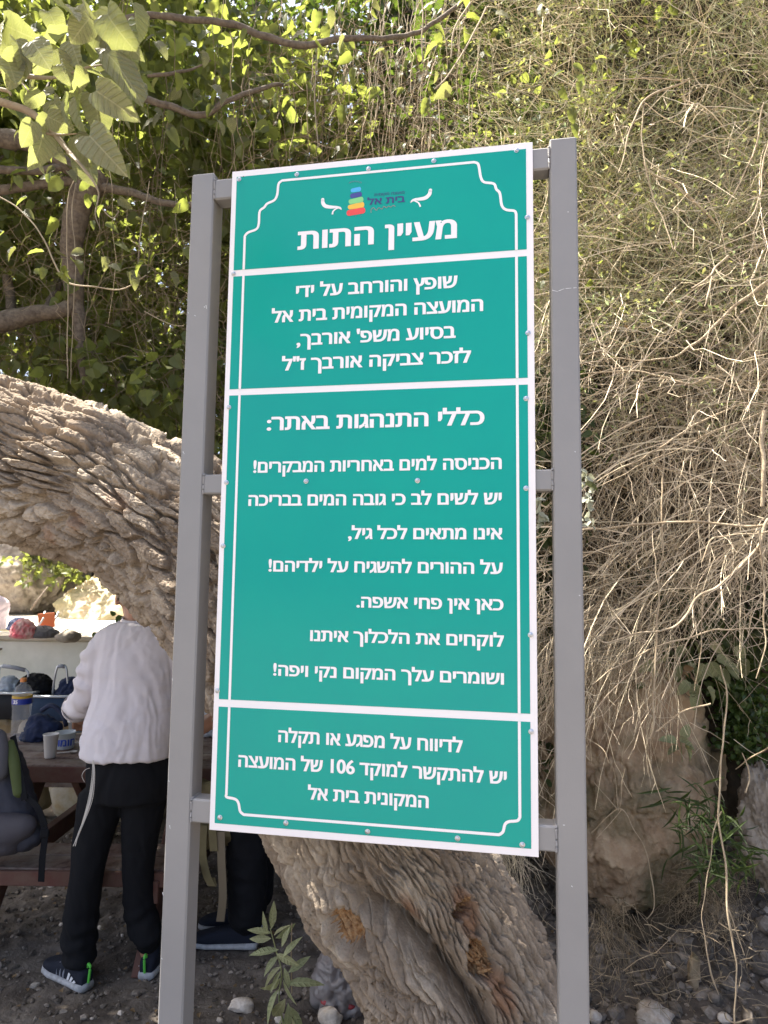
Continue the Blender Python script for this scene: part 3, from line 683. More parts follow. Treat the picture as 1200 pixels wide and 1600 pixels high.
# angles crowd on the camera side so that the bark seen in the photograph has the finest grain
th = th-0.5*np.sin(th)
TH, SVv = np.meshgrid(th, sv); R0 = C[:, 3][:, None]
rad = R0*(1+0.07*np.sin(2*TH+SVv*1.3)+0.05*np.sin(3*TH-SVv*2.1+1))
# knobs along the upper edge on the left and the cleft between the two buttresses at the foot
cyl = np.stack([R0*np.cos(TH), R0*np.sin(TH), SVv], -1)
rad = rad+0.022*fbm(cyl.reshape(-1, 3)*V(3.2, 3.2, 1.8), 3).reshape(rad.shape)
_S3 = C[:, None, :3]+rad[..., None]*(A[:, None, :]*np.cos(TH)[..., None]+B[:, None, :]*np.sin(TH)[..., None])
_q = _S3-V(0, 0, CAM_H); _pf = _q@FWD; _px = np.stack([600+F_PX*(_q@RIGHT)/_pf, 800-F_PX*(_q@UP)/_pf], -1); _px[np.cos(TH) < 0.1] = 1e6
def px_to_st(px, py):
    """photo pixel -> (s, theta) on the camera side of the trunk"""
    e = ((_px-V(px, py))**2).sum(-1); a, b = np.unravel_index(np.argmin(e), e.shape); t = TH[a, b]; return sv[a], (t+np.pi) % (2*np.pi)-np.pi
g_px = [(556, 1385), (572, 1412), (612, 1438), (650, 1480), (700, 1525), (760, 1590), (800, 1660), (850, 1780)]
gs = np.array([px_to_st(*q) for q in g_px]); gs = gs[np.argsort(gs[:, 0])]
gth = np.interp(sv, gs[:, 0], gs[:, 1])[:, None]; gmask = sstep(gs[-1, 0]+0.06, gs[-1, 0]-0.12, sv)[:, None]
dth = (TH-gth+np.pi) % (2*np.pi)-np.pi; wob = 0.05*fbm(cyl.reshape(-1, 3)*V(5, 5, 5), 2).reshape(rad.shape)
rad = rad-gmask*(0.12*np.exp(-((dth+wob)/0.10)**2)+0.022*np.exp(-((dth+wob)/0.38)**2))
# bark: long plates split by wavering cracks
q = cyl.reshape(-1, 3); warp = np.stack([fbm(q*V(4, 4, 3)+9, 3), fbm(q*V(4, 4, 3)+31, 3), fbm(q*V(4, 4, 3)+57, 3)], 1)
chunk = sstep(1.2, 2.4, SVv.ravel())                                                # upper limb is plated, the foot is finely furrowed
qa = (q+warp*0.026)*V(27, 27, 6.4); f1, f2, ida = voronoi(qa)
qb = (q+warp*0.045)*V(58, 58, 4.6)+40; g1, g2, idb = voronoi(qb)
qc = (q+warp*0.03)*V(75, 75, 26)+80; h1, h2, idc = voronoi(qc)
rag = 0.07*fbm(q*V(90, 90, 45), 2)
crackA = sstep(0.02, 0.22, f2-f1+rag); crackB = sstep(0.0, 0.24, g2-g1+rag); crackC = sstep(0.0, 0.16, h2-h1+rag)
tone = _jit[ida][:, 0]; tb = _jit[idb][:, 1]; tc_ = _jit[idc][:, 2]
flake = np.floor(3.5*(fbm((q+warp*.05)*V(16, 16, 5)+3, 3)+1))/3.5          # stepped, flaking layers
dA = crackA*(0.019+0.027*tone)+crackC*0.004+0.005*tc_*crackA+0.010*flake; dB = crackB*(0.014+0.017*tb)+0.003*crackC+0.004*tc_*crackB+0.006*crackA
ridg = 1-np.abs(fbm((q+warp*0.08)*V(26, 26, 3.4)+5, 3)); hgt = chunk*dA+(1-chunk)*dB+0.004*ridg**2
slope = 0.0025*fbm(q*V(120, 120, 60), 2)
bmask = np.ones(len(q))
wounds = [(540, 1455, .060, .045), (752, 1506, .048, .036), (720, 1420, .018, .03)]
wmask = np.zeros(len(q)); wd = np.full(len(q), 9.0)
for (wx, wy, ws, wt_) in wounds:
    s0, t0 = px_to_st(wx, wy); dd = np.sqrt(((SVv.ravel()-s0)/ws)**2+((((TH.ravel()-t0+np.pi) % (2*np.pi))-np.pi)*R0.repeat(NT, 1).ravel()/wt_)**2)
    dd = dd+0.35*fbm(q*V(30, 30, 12)+3, 2); wmask = np.maximum(wmask, sstep(1.1, 0.85, dd)); wd = np.minimum(wd, dd)
hgt = hgt*(1-wmask)-0.024*wmask+wmask*0.016*fbm(q*V(75, 75, 9)+2, 3)+0.014*np.exp(-((wd-1.25)/.22)**2)
radf = rad.ravel()+hgt+slope-0.018
Vt = C[:, None, :3]+radf.reshape(NS, NT)[..., None]*(A[:, None, :]*np.cos(TH)[..., None]+B[:, None, :]*np.sin(TH)[..., None])
k = np.arange(NS*NT).reshape(NS, NT); kn = np.roll(k, -1, 1)
f = np.stack([k[:-1], kn[:-1], kn[1:], k[1:]], -1).reshape(-1, 4)
me = fast_mesh('trunk', Vt.reshape(-1, 3), [f[:, ::-1]], True)
ca = me.color_attributes.new('bark', 'FLOAT_COLOR', 'POINT')
stain = np.zeros(len(q))
for (wx, wy, ws, wt_) in [(125, 812, .05, .04), (85, 830, .045, .03), (128, 880, .05, .035), (200, 790, .06, .03), (725, 1425, .07, .03), (640, 1420, .05, .03), (775, 1540, .08, .035)]:
    s0, t0 = px_to_st(wx, wy); dd = np.sqrt(((SVv.ravel()-s0)/ws)**2+((((TH.ravel()-t0+np.pi) % (2*np.pi))-np.pi)*R0.repeat(NT, 1).ravel()/wt_)**2)+0.6*fbm(q*V(18, 18, 8), 2)
    stain = np.maximum(stain, sstep(1.2, 0.4, dd)*0.55)
col = np.ones((len(q), 4), np.float32); col[:, 0] = 0.25+0.75*np.clip(tone*0.5+0.5*tb+0.3*fbm(q*2, 2), 0, 1)
col[:, 1] = np.clip(0.25+0.75*sstep(-0.1, 0.5, fbm(q*V(7, 7, 2.5)+70, 4)+chunk*0.25)*(0.4+0.6*tone), 0, 1); col[:, 2] = np.maximum(stain, 0.0)*sstep(0.2, .9, 1-chunk*0.4)
ca.data.foreach_set('color', col.ravel()); me.materials.append(M_bark); me.materials.append(M_rotwood)
fm = (wmask[f[:, 0]] > 0.55).astype(np.int32); me.polygons.foreach_set('material_index', fm)
obj('trunk', me, None, mulberry)
def st_point(px, py, out=0.0):
    s0, t0 = px_to_st(px, py); k_ = int(np.argmin(abs(sv-s0))); r_ = C[k_, 3]+out
    n = A[k_]*math.cos(t0)+B[k_]*math.sin(t0); return C[k_, :3]+n*r_, n, T[k_], np.cross(T[k_], n)
# splintered wood in the two knot wounds
def knot(px, py, size, seed):
    r_ = np.random.default_rng(seed); c, n, t, b = st_point(px, py, -0.018); N_ = 46
    a = r_.uniform(-1, 1, (N_, 2))*V(size*0.8, size*0.62); base = c+a[:, :1]*t+a[:, 1:]*b-n*0.012
    ln = r_.uniform(.012, .045, N_); d = unit(n[None]*r_.uniform(.15, .6, (N_, 1))+t[None]*r_.uniform(-1, 1, (N_, 1))*1.2+b[None]*r_.normal(size=(N_, 1))*.25)
    Pp = base[:, None, :]+d[:, None, :]*(np.linspace(0, 1, 4)[None, :, None]*ln[:, None, None]); Rr = r_.uniform(.003, .007, N_)[:, None]*V(1, .9, .6, .15)[None]
    vs, fs = tubes(Pp, Rr, 5); o = obj('knot_wound', fast_mesh('knot_wound', vs, [fs], False), M_rotwood, mulberry); o['kind'] = 'stuff'
    o['label'] = 'splintered orange wood where a limb broke off'; return o
knot(542, 1458, .075, 5); knot(755, 1500, .045, 6)
# ------------------------------------------------------------------ leaves, boughs, shrubs
M_leaf = mat('mulberry leaf', (0.085, 0.10, 0.042), 0.5, 0.35, island=0.5, hue=0.035, trans=((0.42, 0.48, 0.08), 0.48))
M_leafbig = mat('downy mulberry leaf', (0.27, 0.245, 0.155), 0.62, 0.35, var=(0.20, 0.20, 0.12), var_scale=20, island=0.22, hue=0.02, trans=((0.42, 0.46, 0.10), 0.42), vein=True)
M_leafolive = mat('olive mulberry leaf', (0.17, 0.165, 0.10), 0.6, 0.35, island=0.3, trans=((0.40, 0.42, 0.10), 0.35), vein=True)
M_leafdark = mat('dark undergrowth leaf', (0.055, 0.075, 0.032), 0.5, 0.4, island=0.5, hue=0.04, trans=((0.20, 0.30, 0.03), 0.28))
M_leafold = mat('dry brown leaf', (0.17, 0.12, 0.07), 0.8, 0.2, island=0.4, trans=((0.5, 0.3, 0.1), 0.3))
M_straw = mat('dry straw twig', (0.64, 0.54, 0.385), 0.75, 0.25, island=0.4, hue=0.012)
M_strawdark = mat('weathered brown twig', (0.26, 0.205, 0.135), 0.8, 0.2, island=0.6)
M_sprig = mat('yellow green sprig', (0.47, 0.46, 0.30), 0.7, 0.25, island=0.5, hue=0.04, trans=((0.45, 0.48, 0.08), 0.25))
M_sprigleaf = mat('small olive leaf', (0.36, 0.44, 0.19), 0.65, 0.3, island=0.5, hue=0.04, trans=((0.50, 0.47, 0.12), 0.3))
M_deadwood = mat('bleached dead branch', (0.44, 0.36, 0.25), 0.8, 0.25, var=(0.30, 0.23, 0.15), var_scale=25, bump=0.5, bump_scale=150)
M_vine = mat('hanging vine', (0.27, 0.21, 0.14), 0.8, 0.2, island=0.4)
M_root = mat('pale root', (0.33, 0.27, 0.19), 0.85, 0.2, island=0.3)
M_ivy = mat('ivy leaf', (0.06, 0.10, 0.022), 0.4, 0.5, island=0.4, hue=0.02, trans=((0.16, 0.28, 0.03), 0.25))
M_grass = mat('dark green grass', (0.055, 0.08, 0.032), 0.5, 0.4, island=0.4, trans=((0.2, 0.3, 0.06), 0.3))
M_sapl = mat('grey green leaf', (0.27, 0.29, 0.155), 0.55, 0.35, var=(0.33, 0.34, 0.19), var_scale=30, island=0.25, hue=0.02, trans=((0.35, 0.42, 0.14), 0.3), vein=True)
M_pale = mat('whitish leaf', (0.45, 0.47, 0.38), 0.6, 0.3, island=0.2, trans=((0.5, 0.5, 0.3), 0.3))

def leaf_template(kind):
    """unit leaf along +x in the xy plane, folded on the midrib, drooping to the tip"""
    if kind == 'heart': prof = [(0, .0), (-.04, .16), (.05, .31), (.18, .37), (.22, .385), (.34, .405), (.38, .395), (.50, .385), (.54, .36), (.66, .325), (.70, .29), (.80, .24), (.84, .195), (.92, .12), (1.0, 0)]
    elif kind == 'lance': prof = [(0, 0), (.15, .07), (.35, .13), (.6, .125), (.85, .06), (1, 0)]
    elif kind == 'oval': prof = [(0, 0), (.15, .22), (.45, .33), (.75, .24), (1, 0)]
    elif kind == 'quick': prof = [(0, 0), (.10, .36), (.45, .42), (.8, .2), (1, 0)]
    else: prof = [(0, 0), (.4, .2), (1, 0)]
    n = len(prof); mid = [(max(0, p[0]) if 0 < i < n-1 else p[0]) for i, p in enumerate(prof)]
    v = []; 
    for i, (x, w) in enumerate(prof): v.append((mid[i], 0, 0))
    up = [(x, w) for x, w in prof[1:-1]]
    L_ = [(x, w, .32*w) for x, w in up]; R_ = [(x, -w, .32*w) for x, w in up]
    v = v+L_+R_; v = np.array(v, float); tri = []
    for s0, off in ((1, n), (-1, n+len(up))):
        for i in range(len(up)-1): tri.append([1+i, 2+i, off+i+1, off+i][::s0])
    q = np.array(tri)
    t = [[0, 1, n], [n-2, n-1, n+len(up)-1], [0, n+len(up), 1], [n-2, n+2*len(up)-1, n-1]]
    v[:, 2] -= 0.22*v[:, 0]**2
    return v, q, np.array(t)
TPL = {k: leaf_template(k) for k in ('heart', 'lance', 'oval', 'quick', 'tiny')}
def frames(d, up, r_=None):
    x = unit(d); y = unit(np.cross(up, x)); z = np.cross(x, y); return x, y, z
def leaf_cloud(name, pos, d, size, tpl, material, parent=None, up=None, roll=1.0, r_=rng, width=1.0, kind='stuff'):
    v, q, t = TPL[tpl]; n = len(pos); up = np.tile(V(0, 0, 1.0), (n, 1)) if up is None else up
    up = unit(up+roll*r_.normal(size=(n, 3))*0.6); x, y, z = frames(d, up); size = np.broadcast_to(size, (n,))[:, None, None]
    w = (v[None, :, 0:1]*x[:, None]+v[None, :, 1:2]*y[:, None]*width+v[None, :, 2:3]*z[:, None])*size+pos[:, None]
    off = (np.arange(n)*len(v))[:, None, None]; F_ = [(off+q[None]).reshape(-1, q.shape[1])] if len(q) else []; F_.append((off+t[None]).reshape(-1, 3))
    o = obj(name, fast_mesh(name, w.reshape(-1, 3), F_, False), material, parent)
    if kind: o['kind'] = kind
    return o
def foliage(name, box, n, size, material, parent, seed, thr=-0.2, freq=0.9, tpl='quick', droop=0.6, keep=None):
    """leaves gathered on hidden sprays: clumps with gaps between them"""
    r_ = np.random.default_rng(seed); m_ = int(n*1.0/9)+1; out = []
    c = np.stack([r_.uniform(box[2*i], box[2*i+1], m_*6) for i in range(3)], 1)
    g = fbm(c*freq+seed*3.3, 3); c = c[g > thr]
    if keep is not None: c = c[keep(c)]
    c = c[:m_]; k = 9
    d0 = unit(r_.normal(size=(len(c), 3))*V(1, 1, .45)+V(0, 0, -.15)); u = r_.random((len(c), k))
    ln = r_.uniform(.2, .45, len(c)); pos = c[:, None]+d0[:, None]*(u*ln[:, None])[..., None]+r_.normal(size=(len(c), k, 3))*0.03
    pos[..., 2] -= 0.12*u**2
    dirs = unit(d0[:, None]+r_.normal(size=(len(c), k, 3))*0.8+V(0, 0, -droop)); pos = pos.reshape(-1, 3)
    sz = r_.uniform(size[0], size[1], len(pos)); return leaf_cloud(name, pos, dirs.reshape(-1, 3), sz, tpl, material, parent, r_=r_)
def branch(pts, name, parent, material=M_branch, n=24, sides=8, wig=0.0, seed=0, label=None):
    """pts rows: px, py, Y, radius (m)"""
    a = np.array([[*P(x, y, Y), r] for x, y, Y, r in pts]); a = spline(a, n*len(pts)//2+4)
    if wig: a[:, :3] += wig*np.stack([fbm(np.stack([a[:, 0]*6+s, a[:, 2]*6, a[:, 1]*6], -1)+seed, 2) for s in (0, 20, 40)], 1)
    rr = a[:, 3]*(1+0.10*fbm(a[:, :3]*18+seed, 2))
    vs, fs = tubes(a[None, :, :3], np.maximum(rr, 0.0006)[None], sides); o = obj(name, fast_mesh(name, vs, [fs], True), material, parent)
    if label: o['label'] = label
    return o, a

# --- boughs of the mulberry in front of the foliage
B_ = [[(150, 275, 3.2, .10), (132, 300, 3.2, .085), (118, 345, 3.25, .072), (113, 400, 3.3, .062), (116, 460, 3.35, .055), (124, 520, 3.35, .035), (130, 600, 3.4, .018)],
      [(-160, 540, 3.2, .07), (-30, 512, 3.2, .062), (15, 500, 3.25, .060), (62, 492, 3.3, .050), (100, 484, 3.32, .045), (118, 462, 3.34, .035)],
      [(-160, 190, 3.0, .06), (-20, 213, 3.0, .055), (45, 222, 3.05, .052), (95, 250, 3.1, .048), (135, 285, 3.2, .05)],
      [(-60, 305, 3.1, .03), (30, 292, 3.1, .028), (90, 286, 3.15, .026), (142, 285, 3.2, .03)],
      [(-40, 260, 3.0, .022), (40, 268, 3.05, .022), (100, 262, 3.1, .022), (140, 284, 3.2, .022)],
      [(150, 288, 3.2, .030), (205, 302, 3.1, .022), (262, 316, 3.0, .018), (345, 322, 2.95, .014), (420, 310, 2.95, .010)],
      [(225, 155, 2.9, .020), (265, 168, 2.9, .019), (320, 178, 2.9, .018), (350, 160, 2.9, .015), (410, 138, 2.95, .012), (450, 132, 3.0, .008)],
      [(180, 35, 2.6, .018), (235, 26, 2.6, .016), (300, 32, 2.6, .016), (370, 42, 2.6, .017), (430, 62, 2.6, .017), (480, 70, 2.6, .018), (530, 62, 2.65, .016), (600, 58, 2.7, .013), (655, 48, 2.8, .012), (705, 18, 2.9, .012), (750, -30, 3.0, .012)],
      [(10, 430, 3.6, .03), (18, 470, 3.6, .03), (22, 495, 3.5, .03)], [(75, 452, 3.6, .022), (92, 440, 3.6, .02), (78, 470, 3.5, .02), (70, 490, 3.4, .02)],
      [(230, 118, 2.7, .010), (262, 116, 2.7, .010), (300, 108, 2.75, .006), (330, 95, 2.75, .004)],
      [(-40, 260, 4.0, .03), (10, 245, 4.0, .02), (60, 180, 4.0, .015), (80, 120, 4.1, .01)],
      [(300, 400, 3.8, .012), (330, 330, 3.8, .012), (350, 260, 3.8, .008), (420, 200, 3.8, .006)]]
for k, b in enumerate(B_): branch([(x, y, Y, r*.82) for x, y, Y, r in b], 'branch', mulberry, n=26, sides=10, wig=0.012, seed=k*3)
# --- near spray hanging into the top left corner, every leaf a part
M_twigb = mat('young mulberry twig', (0.34, 0.27, 0.17), 0.7, 0.3, var=(0.26, 0.19, 0.12), var_scale=30, bump=0.4, bump_scale=160)
for k, b in enumerate([[(-60, 140, 1.3, .009), (0, 158, 1.3, .0085), (45, 176, 1.3, .0075), (78, 203, 1.3, .0065), (105, 236, 1.28, .0045), (140, 275, 1.26, .0025), (155, 302, 1.25, .0012)],
          [(-60, 100, 1.35, .007), (5, 110, 1.33, .006), (35, 118, 1.32, .0055), (60, 121, 1.32, .0045), (92, 122, 1.3, .0025)],
          [(8, 110, 1.33, .004), (14, 92, 1.33, .003), (22, 80, 1.32, .003), (45, 70, 1.32, .0015)], [(62, 205, 1.3, .0035), (85, 211, 1.29, .0025), (122, 210, 1.27, .0015)],
          [(92, 122, 1.3, .003), (130, 108, 1.28, .0025), (160, 102, 1.27, .0015)], [(28, 120, 1.32, .003), (38, 134, 1.31, .002), (45, 142, 1.3, .001)],
          [(-40, 135, 1.3, .004), (8, 142, 1.3, .0035), (18, 150, 1.3, .002)], [(105, 236, 1.28, .003), (130, 262, 1.24, .0018), (152, 290, 1.22, .001)]]):
    branch(b, 'twig', mulberry, M_twigb, 20, 7, 0.003, k)
near = [(10, 40, 52, 30, .2), (2, 52, 50, 80, .4), (50, 64, 48, 55, .5), (118, 50, 62, 190, -.3), (112, 64, 44, 75, .3), (118, 102, 44, 95, -.5), (62, 141, 34, 130, -.4), (40, 88, 50, 130, .1), (10, 92, 44, 60, .5),
        (138, 112, 70, 18, .3), (168, 84, 76, 45, -.2), (165, 76, 60, 35, .5), (196, 116, 56, 55, .4), (150, 142, 62, 32, -.1), (146, 148, 60, 72, .2), (128, 148, 52, 110, .4), (108, 150, 42, 100, .0),
        (84, 158, 42, 65, .3), (74, 182, 36, 20, -.4), (66, 210, 46, 92, .1), (134, 236, 52, 78, .2), (140, 212, 68, 48, .4), (118, 212, 48, 60, -.3), (80, 188, 50, 95, .5), (52, 190, 40, 110, .1),
        (72, 66, 46, 95, .2), (86, 78, 44, 60, -.3), (24, 62, 42, 60, .1), (170, 92, 56, 70, .1), (96, 100, 30, 80, .3), (8, 30, 40, 110, .4), (76, 18, 40, 60, .2), (90, 8, 46, 30, .4),
        (130, 5, 60, 70, .3), (150, 18, 66, 80, -.2), (168, 22, 64, 62, .4), (180, 50, 56, 75, .1), (196, 40, 60, 85, .3), (140, 28, 44, 120, .3), (205, 5, 50, 60, -.3)]
heart = leaf_template('heart')
def leaf_mesh(name, bend, curl, material):
    v, q, t = leaf_template('heart'); v = v.copy(); v[:, 2] += 0.22*v[:, 0]**2-bend*v[:, 0]**2+curl*np.abs(v[:, 1])*0.6+0.02*np.sin(v[:, 0]*19+np.sign(v[:, 1]))*np.abs(v[:, 1])*3
    me = fast_mesh(name, v, [q, t], True); me.materials.append(material); return me
LV = [leaf_mesh('leaf', b, c, M_leafbig) for b, c in ((.2, .3), (.45, .6), (.3, -.4), (.65, .4))]
LV2 = [leaf_mesh('leaf', b, c, M_leaf) for b, c in ((.2, .2), (.42, .45), (.3, -.35), (.6, .3))]
LV2 += [leaf_mesh('leaf', b, c, M_leafolive) for b, c in ((.3, .5), (.5, -.3))]
inv_mul = chain_matrix(mulberry).inverted()
def put_leaf(px, py, lpx, ang, tilt, Y, meshes, parent, inv, k):
    p = P(px, py, Y); a = math.radians(ang); d = RIGHT*math.cos(a)-UP*math.sin(a)+FWD*(-tilt*0.6); d = unit(d)
    r_ = np.random.default_rng(k+900); n0 = unit(-FWD*0.6+UP*0.6+RIGHT*r_.uniform(-1.3, 1.3)+UP*r_.uniform(-.5, .9)); y = unit(np.cross(n0, d)); z = np.cross(d, y); s = lpx*Y/F_PX
    wd = r_.uniform(.68, 1.0) if Y > 2 else r_.uniform(.9, 1.15); M_ = Matrix([[d[i]*s, y[i]*s*wd, z[i]*s, p[i]] for i in range(3)]+[[0, 0, 0, 1]])
    o = bpy.data.objects.new('leaf', meshes[k % len(meshes)]); link(o, parent); o.matrix_parent_inverse = inv; o.matrix_basis = M_; return o
for k, (x, y, l, a, t) in enumerate(near): put_leaf(x, y, l*1.15, a, t, 1.27+0.05*math.sin(k*2.3), LV, mulberry, inv_mul, k)
r_ = np.random.default_rng(77)
for k in range(250):
    while True:
        x, y = r_.uniform(-20, 780), r_.uniform(-20, 430); 
        if (x < 300 and y < 430) or (y < 190-0.12*x+60*r_.random()): break
    put_leaf(x, y, r_.uniform(14, 30), r_.uniform(0, 180), r_.uniform(-.6, .6), r_.uniform(2.3, 3.1), LV2, mulberry, inv_mul, k+100)
def lit(c):
    """the opening in the crown through which the sun reaches the top of the trunk"""
    h = c-SUN_DIR*((c[:, 2:3]-2.15)/SUN_DIR[2]); a = (h[:, 0] > -2.2) & (h[:, 0] < -0.3) & (h[:, 1] > 2.2) & (h[:, 1] < 2.85)
    g = c-SUN_DIR*((c[:, 2:3]-2.5)/SUN_DIR[2]); return a | ((g[:, 0] > -1.1) & (g[:, 0] < -.45) & (g[:, 1] > 1.05) & (g[:, 1] < 1.55) & (fbm(g*V(5, 5, 0), 2) > -.15))
# --- the crown: what the photograph sees of it, and the part overhead that shades the place
foliage('foliage', (-3.9, 0.5, 3.2, 5.4, 2.2, 5.2), 30000, (.045, .085), M_leaf, mulberry, 11, thr=0.0, freq=1.3,
        keep=lambda c: (c[:, 2] > 1.95+0.15*c[:, 1]+0.5*sstep(-1.2, .4, c[:, 0])) & ~lit(c) & ((c[:, 0] < -0.35+.2*fbm(c, 2)) | (c[:, 2] < 3.5) | (c[:, 1] > 4.5)))
foliage('foliage', (-7.5, 0.6, 0.5, 7.5, 4.6, 6.6), 30000, (.08, .13), M_leaf, mulberry, 12, thr=0.04, freq=0.7,
        keep=lambda c: (c[:, 0] < -1.35+0.5*fbm(c*.8, 2)) & ~((c[:, 2] < 5.2) & (c[:, 1] > 2.4) & (c[:, 0] > -2.4)) & ~lit(c))
tree2 = thing('shade_tree', 'leafy tree with many thin trunks standing behind the leaning mulberry', 'tree', (-4.2, 12.3, 1))
foliage('foliage', (-13, -1.5, 11.6, 15, 3.0, 9.5), 26000, (.11, .19), M_leaf, tree2, 13, thr=-0.15, freq=0.6)
for k in range(9):
    x0 = -9+1.0*k+random.uniform(-.2, .2); y0 = 12.6+random.uniform(-.5, .8)
    a = spline([(x0, y0, .5), (x0+random.uniform(-.2, .2), y0, 3), (x0+random.uniform(-.5, .5), y0, 5), (x0+random.uniform(-.9, .9), y0, 8)], 30)
    vs, fs = tubes(a[None], (np.linspace(.12, .04, 30)*random.uniform(.6, 1.2))[None], 7); obj('trunk', fast_mesh('trunk', vs, [fs], True), M_branch, tree2)
# undergrowth on the bank behind the top of the sign
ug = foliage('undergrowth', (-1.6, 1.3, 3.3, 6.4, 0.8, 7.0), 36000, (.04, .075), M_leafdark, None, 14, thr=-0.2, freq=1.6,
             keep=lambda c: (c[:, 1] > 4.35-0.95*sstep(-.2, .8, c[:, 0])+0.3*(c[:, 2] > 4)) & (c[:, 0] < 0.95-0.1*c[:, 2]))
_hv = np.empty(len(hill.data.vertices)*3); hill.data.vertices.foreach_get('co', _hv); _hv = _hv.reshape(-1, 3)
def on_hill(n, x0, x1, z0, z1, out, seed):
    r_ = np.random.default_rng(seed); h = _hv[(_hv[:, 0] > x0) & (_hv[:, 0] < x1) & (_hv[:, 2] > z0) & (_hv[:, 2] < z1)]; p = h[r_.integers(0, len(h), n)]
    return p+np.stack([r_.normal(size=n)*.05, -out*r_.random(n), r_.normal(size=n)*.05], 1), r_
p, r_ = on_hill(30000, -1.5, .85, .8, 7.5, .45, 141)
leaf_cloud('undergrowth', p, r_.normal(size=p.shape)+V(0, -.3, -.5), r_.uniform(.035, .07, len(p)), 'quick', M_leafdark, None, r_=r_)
# growth over the far bank at the left
foliage('undergrowth', (-9, 0, 11.3, 13.5, 2.2, 5.2), 16000, (.09, .16), M_leafdark, None, 15, thr=-0.3, freq=0.8)
foliage('undergrowth', (-5.6, -3.3, 10.2, 11.0, 1.65, 2.6), 1200, (.06, .12), M_leaf, None, 16, thr=-0.1, freq=1.6)
# --- thin hanging vines and tangled twigs among the leaves
def strands(name, starts, ends, rad, material, parent, seed, K=9, sag=0.0, wig=0.03, sides=3, kind='stuff'):
    r_ = np.random.default_rng(seed); n = len(starts); t = np.linspace(0, 1, K)[None, :, None]
    p = starts[:, None]*(1-t)+ends[:, None]*t; p = p+sag*(4*t*(1-t))*V(0, 0, -1)
    w = r_.normal(size=(n, K, 3)); w = np.cumsum(w, 1)-np.linspace(0, 1, K)[None, :, None]*np.cumsum(w, 1)[:, -1:]; p = p+w*wig*np.linalg.norm(ends-starts, axis=1)[:, None, None]
    R_ = np.broadcast_to(rad, (n,))[:, None]*np.linspace(1, .45, K)[None]
    vs, fs = tubes(p, R_, sides); o = obj(name, fast_mesh(name, vs, [fs], False), material, parent)
    if kind: o['kind'] = kind
    return o, p
r_ = np.random.default_rng(21); n = 170
st_ = np.array([P(r_.uniform(190, 790), r_.uniform(-60, 200), r_.uniform(2.9, 4.2)) for _ in range(n)]); en_ = st_+np.stack([r_.normal(size=n)*.12, r_.normal(size=n)*.12, -r_.uniform(.5, 1.9, n)], 1)
strands('hanging_vines', st_, en_, r_.uniform(.0012, .0028, n), M_vine, mulberry, 3, K=16, wig=0.012)
n = 230; st_ = np.array([P(r_.uniform(-20, 345), r_.uniform(280, 640), r_.uniform(3.3, 5.0)) for _ in range(n)]); en_ = st_+np.stack([r_.normal(size=n)*.25, r_.normal(size=n)*.15, -r_.uniform(.2, 1.1, n)], 1)
strands('hanging_vines', st_, en_, r_.uniform(.0012, .003, n), M_vine, mulberry, 4, K=14, wig=0.03)
n = 1100; st_ = np.array([P(r_.uniform(-30, 345), r_.uniform(250, 660), r_.uniform(3.3, 4.6)) for _ in range(n)]); en_ = st_+r_.normal(size=(n, 3))*V(.28, .15, .25)
strands('tangled_twigs', st_, en_, r_.uniform(.001, .003, n), M_vine, mulberry, 15, K=9, wig=0.06)
n = 1900; st_ = np.array([P(r_.uniform(330, 820), r_.uniform(60, 700), r_.uniform(3.2, 4.3)) for _ in range(n)]); en_ = st_+r_.normal(size=(n, 3))*V(.28, .15, .22)
strands('tangled_twigs', st_, en_, r_.uniform(.001, .003, n), M_vine, mulberry, 5, K=9, wig=0.06)
for k, b in enumerate([[(118, 278, 2.9, .0022), (107, 310, 2.9, .0022), (106, 400, 2.9, .002), (106, 500, 2.9, .002), (105, 592, 2.9, .0018)], [(120, 280, 2.9, .002), (113, 330, 2.9, .002), (120, 400, 2.9, .002), (115, 470, 2.9, .002), (111, 600, 2.9, .0015)],
        [(0, 308, 2.8, .003), (35, 330, 2.8, .003), (65, 370, 2.8, .003), (95, 430, 2.8, .004), (112, 445, 2.8, .004), (150, 448, 2.8, .003), (190, 452, 2.8, .003), (228, 430, 2.8, .002)],
        [(150, 285, 2.8, .0035), (155, 305, 2.8, .0035), (150, 335, 2.8, .003), (157, 358, 2.8, .002)], [(155, 322, 2.8, .003), (175, 340, 2.8, .0025), (187, 330, 2.8, .0015)],
        [(235, 285, 2.8, .0018), (222, 350, 2.8, .0018), (214, 432, 2.8, .0015)], [(272, 285, 2.8, .0015), (275, 340, 2.8, .0015), (280, 380, 2.8, .001)], [(600, -10, 2.5, .003), (655, -20, 2.5, .003), (660, 60, 2.5, .003), (660, 100, 2.5, .0025)],
        [(735, 5, 2.4, .004), (712, 45, 2.4, .0035), (706, 90, 2.4, .0028)], [(760, 10, 2.4, .004), (735, 60, 2.4, .0035), (700, 118, 2.4, .0028), (680, 140, 2.4, .002)],
        [(494, 98, 2.6, .003), (493, 170, 2.6, .0028), (497, 232, 2.6, .002)], [(560, 85, 2.6, .002), (600, 130, 2.6, .002), (640, 185, 2.6, .002)], [(225, 486, 2.9, .002), (265, 505, 2.9, .002), (288, 508, 2.9, .002)]]):
    branch(b, 'hanging_stem', mulberry, M_root, 16, 5, 0.006, k)

